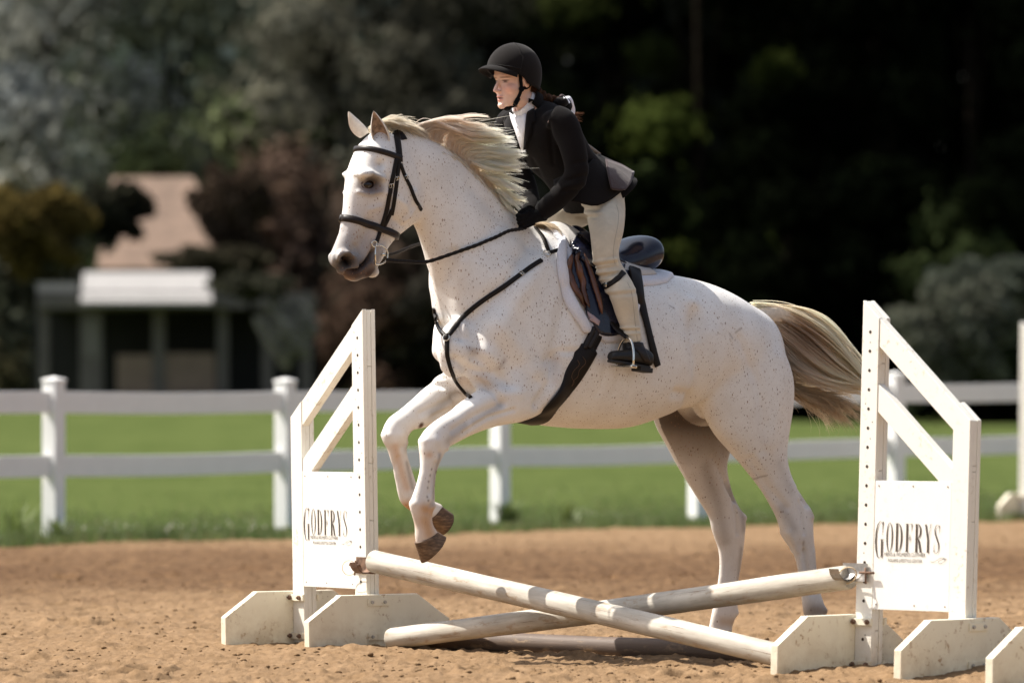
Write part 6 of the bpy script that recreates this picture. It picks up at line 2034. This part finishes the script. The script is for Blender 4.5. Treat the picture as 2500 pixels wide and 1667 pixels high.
# ---- gloves with fingers closed on the reins
def glove(c, f, n, u, sg, name):
    """c wrist-side centre of the palm; f along the hand, n outwards (back of the hand), u up (thumb side)"""
    g = [ell_geo(c + f * .030, f * .046, n * .017, u * .036, 16, 10)]
    g.append(tube_geo([c - f * .055, c - f * .03, c - f * .005, c + f * .02], [.033, .029, .028, .026], 14, True, .75))
    for k in range(4):
        L_ = [.92, 1.0, .95, .80][k]; o = c + f * .058 + u * (.024 - .0165 * k) + n * .006
        pts = [o - f * .02, o + f * .012 * L_ + n * .003, o + f * .026 * L_ - n * .010, o + f * .018 * L_ - n * .030, o - f * .006 - n * .034 * L_, o - f * .018 - n * .024]
        g.append(tube_geo([Vector(p) for p in cr([tuple(p) for p in pts], 3)], [.0102 - .0002 * i for i in range(16)], 10))
    pts = [c + u * .020 - n * .006, c + f * .020 + u * .036 - n * .012, c + f * .045 + u * .038 - n * .016, c + f * .066 + u * .030 - n * .020]
    g.append(tube_geo([Vector(p) for p in cr([tuple(p) for p in pts], 4)], [.0125 - .0003 * i for i in range(13)], 10))
    v, fc = remesh(g, .0028); e = edges_of(fc); v = smooth(v, e, 2, .5)
    o = fast_mesh(name, v - np.array(person.location), fc, M['glove']); o.parent = person
hd = (HP(1272, 536, .115) - HP(1322, 520, .10)).normalized()
hn2 = (HN - hd * HN.dot(hd)).normalized(); hu2 = hn2.cross(hd); hu2 = hu2 if hu2.z > 0 else -hu2
glove(HP(1306, 529, .115), hd, hn2, hu2, 1, 'glove')
hd = (HP(1268, 534, -.05) - HP(1302, 512, -.06)).normalized()
hn3 = (-HN - hd * (-HN).dot(hd)).normalized(); hu3 = hn3.cross(hd); hu3 = hu3 if hu3.z > 0 else -hu3
glove(HP(1300, 520, -.06), hd, hn3, hu3, -1, 'glove')

# ---- boots
def boot(ank, heel, toe, top, lat_a, lat_t, far=False):
    A = HP(*ank, lat_a); Hh = HP(*heel, lat_a + .02); Tt = HP(*toe, lat_t); Tp = HP(*top, lat_a)
    d = (Tt - Hh); L_ = d.length; d.normalize(); s = d.cross(UP).normalized(); up = s.cross(d); up = up if up.z > 0 else -up
    g = [tube_geo([Tp, A, A - UP * .02], [.046, .044, .044], 18)]
    fo = [(0.0, .030, .030, .030), (.08, .036, .033, .036), (.28, .037, .034, .044), (.45, .034, .033, .040), (.62, .028, .037, .030), (.80, .024, .038, .025), (.93, .021, .032, .022), (1.0, .016, .018, .016)]
    F2 = cr([(L_ * a, b, c, e) for a, b, c, e in fo], 3); V = []; n = 18
    for a, b, w, hh in F2:
        for j in range(n):
            t = 2 * math.pi * j / n; ct, st = math.cos(t), math.sin(t)
            V.append(Hh + d * a + up * (b + (hh if ct > 0 else b * .9) * math.copysign(abs(ct) ** .8, ct)) + s * (w * math.copysign(abs(st) ** .8, st)))
    Fc = []
    for i in range(len(F2) - 1):
        for j in range(n): a = i * n + j; b = i * n + (j + 1) % n; Fc.append((a, b, b + n, a + n))
    Fc += [tuple(range(n))[::-1], tuple(range((len(F2) - 1) * n, len(F2) * n))]
    g.append((V, Fc)); v, fc = remesh(g, .0035); e = edges_of(fc); v = smooth(v, e, 6, .5)
    o = fast_mesh('boot', v - np.array(person.location), fc, M['boot']); o.parent = person
    m = MB(); V = []; K = 24
    for ly in (0, 1):
        for i in range(K):
            t = 2 * math.pi * i / K; a = (1 - math.cos(t)) / 2; w = .034 * (1 - .12 * math.sin(math.pi * a)) * (1.05 if a > .5 else .92)
            V.append(Hh + d * (L_ * (a * 1.02 - .01)) + s * (w * math.copysign(abs(math.sin(t)) ** .55, math.sin(t))) + up * (.004 - .010 * ly))
    Fc = [tuple(range(K)), tuple(range(K, 2 * K))[::-1]] + [(i, (i + 1) % K, (i + 1) % K + K, i + K) for i in range(K)]
    m.add(V, Fc); m.box(Hh + d * .035 - up * .014, d, s, up, .034, .031, .010)
    m.build('sole', M['rubber'], o, False, bevel=.002)
    return Hh + d * (L_ * .62), d, s, up
fb = boot((1545, 858), (1584, 897), (1488, 880), (1545, 836), AN, AN + .035)
fb2 = boot((1385, 830), (1420, 850), (1330, 862), (1378, 800), -.38, -.41, True)
patch([(1530,836),(1568,836),(1580,862),(1590,885),(1572,884),(1560,862),(1548,850)], .003, 'boot_panel', M['leather_shine'], person, .002, tree_of([o for o in person.children if o.name.startswith('boot')][:1]), 3, 3, False, lat=AN)
# garter strap below the knee
LT = tree_of([br])
p, n = on_horse([(1462,690),(1478,697),(1497,688),(1512,676),(1520,664),(1527,672)], .001, tree=LT)
p, n = on_horse([(1470,700),(1484,696),(1500,686),(1514,674),(1523,664)], .001, tree=LT)
ribbon(p, n, .026, .004, 'garter_strap', M['leather'], person)
buckle(1482, 695, .008, .010, 1.2, person, tree=LT)
m = MB(); p, n = on_horse([(1504,500),(1510,520),(1508,550),(1500,590),(1497,625),(1502,645)], .0005, tree=LT); m.tube(p, .0010, 5); 
p, n = on_horse([(1532,690),(1542,715),(1547,755),(1552,800),(1556,830)], .0005, tree=LT); m.tube(p, .0010, 5); m.build('seam', m_simple('seam_thread', (.35, .32, .26), .8), br)

# ---- stirrups
def stirrup(cen, d, s, up, lat_sg, top):
    """iron round the ball of the foot"""
    m = MB(); w = .058
    base_ = cen - up * .010
    pts = []
    for i in range(25):
        t = math.pi * i / 24
        pts.append(base_ + s * (w * math.cos(t) * (1 - .12 * math.sin(t))) + up * (.118 * math.sin(t) ** .75))
    m.tube(pts, [.0052] * 25, 10)
    iron = m.build('stirrup_iron', M['silver'], saddle)
    m = MB(); m.box(base_ - up * .004, d, s, up, .017, w + .008, .006); m.build('tread', M['silver'], iron, False, bevel=.003)
    m = MB()
    for k in (-1, 1): m.box(base_ + s * (w + .0085) * k - up * .004, d, s, up, .008, .0008, .002)
    m.build('tread_slot', M['leather_brown'], iron, False)
    ap = pts[12]
    return ap
ap = stirrup(*fb, 1, None)
tops = [HP(1484, 690, KN - .075), HP(1492, 735, CA - .06), HP(1502, 785, AN - .055)]
ps = smooth_pts([Vector(p) for p in cr([tuple(t) for t in tops] + [tuple(ap)], 6)], 2)
ribbon(ps, [HN] * len(ps), .024, .004, 'stirrup_leather', M['leather'], saddle)
ps2 = [p + HD * .022 for p in ps[:-3]] + [ap]
ribbon(smooth_pts(ps2, 2), [HN] * len(ps2), .022, .004, 'stirrup_leather', M['leather'], saddle)
ap = stirrup(*fb2, -1, None)
ps = [unloc(loc(p).x, -abs(loc(p).y), p.z) for p in ps[:-1]] + [ap]
ribbon(smooth_pts(ps, 3), [-HN] * len(ps), .024, .004, 'stirrup_leather', M['leather'], saddle)

# ---- hair: plaited tail with a white ribbon
def hair_col(n): return np.array([.10, .045, .022])[None] * (.5 + 1.0 * RS.rand(n, 1))
pl = [(1302,205,.0),(1312,222,.01),(1330,236,.02),(1352,243,.03),(1372,248,.04),(1388,262,.05),(1393,284,.06)]
A = cr(pl, 8); cen = [HP(*a) for a in A]; n = 1500; K = len(A)
ph = RS.randint(0, 3, n) * 2.094; off = RS.randn(n, 2) * .0042
C = np.zeros((n, K, 3)); cn = np.array([tuple(c) for c in cen]); tg = np.gradient(cn, axis=0); tg /= np.linalg.norm(tg, axis=1)[:, None]
e1 = np.cross(tg, [0, 0, 1]); e1 /= np.linalg.norm(e1, axis=1)[:, None]; e2 = np.cross(tg, e1)
for k in range(K):
    a = ph + k * .42; env = 1.1 - .45 * k / K
    C[:, k] = cn[k] + e1[k] * ((np.cos(a) * .0095 + off[:, 0]) * env)[:, None] + e2[k] * ((np.sin(2 * a) * .007 + off[:, 1]) * env)[:, None]
strands(C, 'hair', hair_col(n), person, .0009, .8, 'rider_hair')
tab = [(0, 1205 + 0,0,0,0,0,0,0,0)]
def tuft(tabr, n, jit, name, r=.0008, lat0=.07, lat1=.08, c=1):
    C, t, li = flow(tabr, n, jit, jit * 1.6, lat0, lat1, 8, 10, .002, .015); strands(C, name, hair_col(len(t)) * c, person, r, .3, 'rider_hair')
tuft([(0, 1290,206, 1293,222, 1300,238, 1312,246), (1, 1302,204, 1305,214, 1315,226, 1328,236)], 500, 5, 'nape_hair', .0009, .02, .02)
tuft([(0, 1390,270, 1395,278, 1402,280, 1412,279), (1, 1394,284, 1400,292, 1406,290, 1410,296)], 120, 4, 'plait_end', .0009, .05, .05, 2.2)
def bow(path, w, lat, nm, mt):
    P_ = smooth_pts([HP(x, y, l) for x, y, l in path], 1)
    ribbon(P_, [(HN * .7 + UP * .6).normalized()] * len(P_), w, .0015, nm, M[mt], person)
bow(cr([(1366,236,.07),(1372,232,.08),(1380,237,.08),(1384,243,.07)], 4), .012, 0, 'ribbon', 'sunlit_wool_ribbon')
bow(cr([(1378,238,.07),(1390,238,.09),(1398,250,.09),(1400,266,.08),(1397,285,.08),(1395,296,.08)], 5), .020, 0, 'ribbon', 'ribbon')
bow(cr([(1376,240,.06),(1388,246,.06),(1394,262,.05),(1390,275,.05)], 5), .018, 0, 'ribbon', 'ribbon')
m = MB(); m.ell(HP(1370, 250, .05), HD * .034, HN * .028, UP * .022, 0, 16, 10); m.ell(HP(1388, 264, .05), HD * .018, HN * .02, UP * .024, 0, 14, 9)
m.build('hair_net', M['velvet'], person)
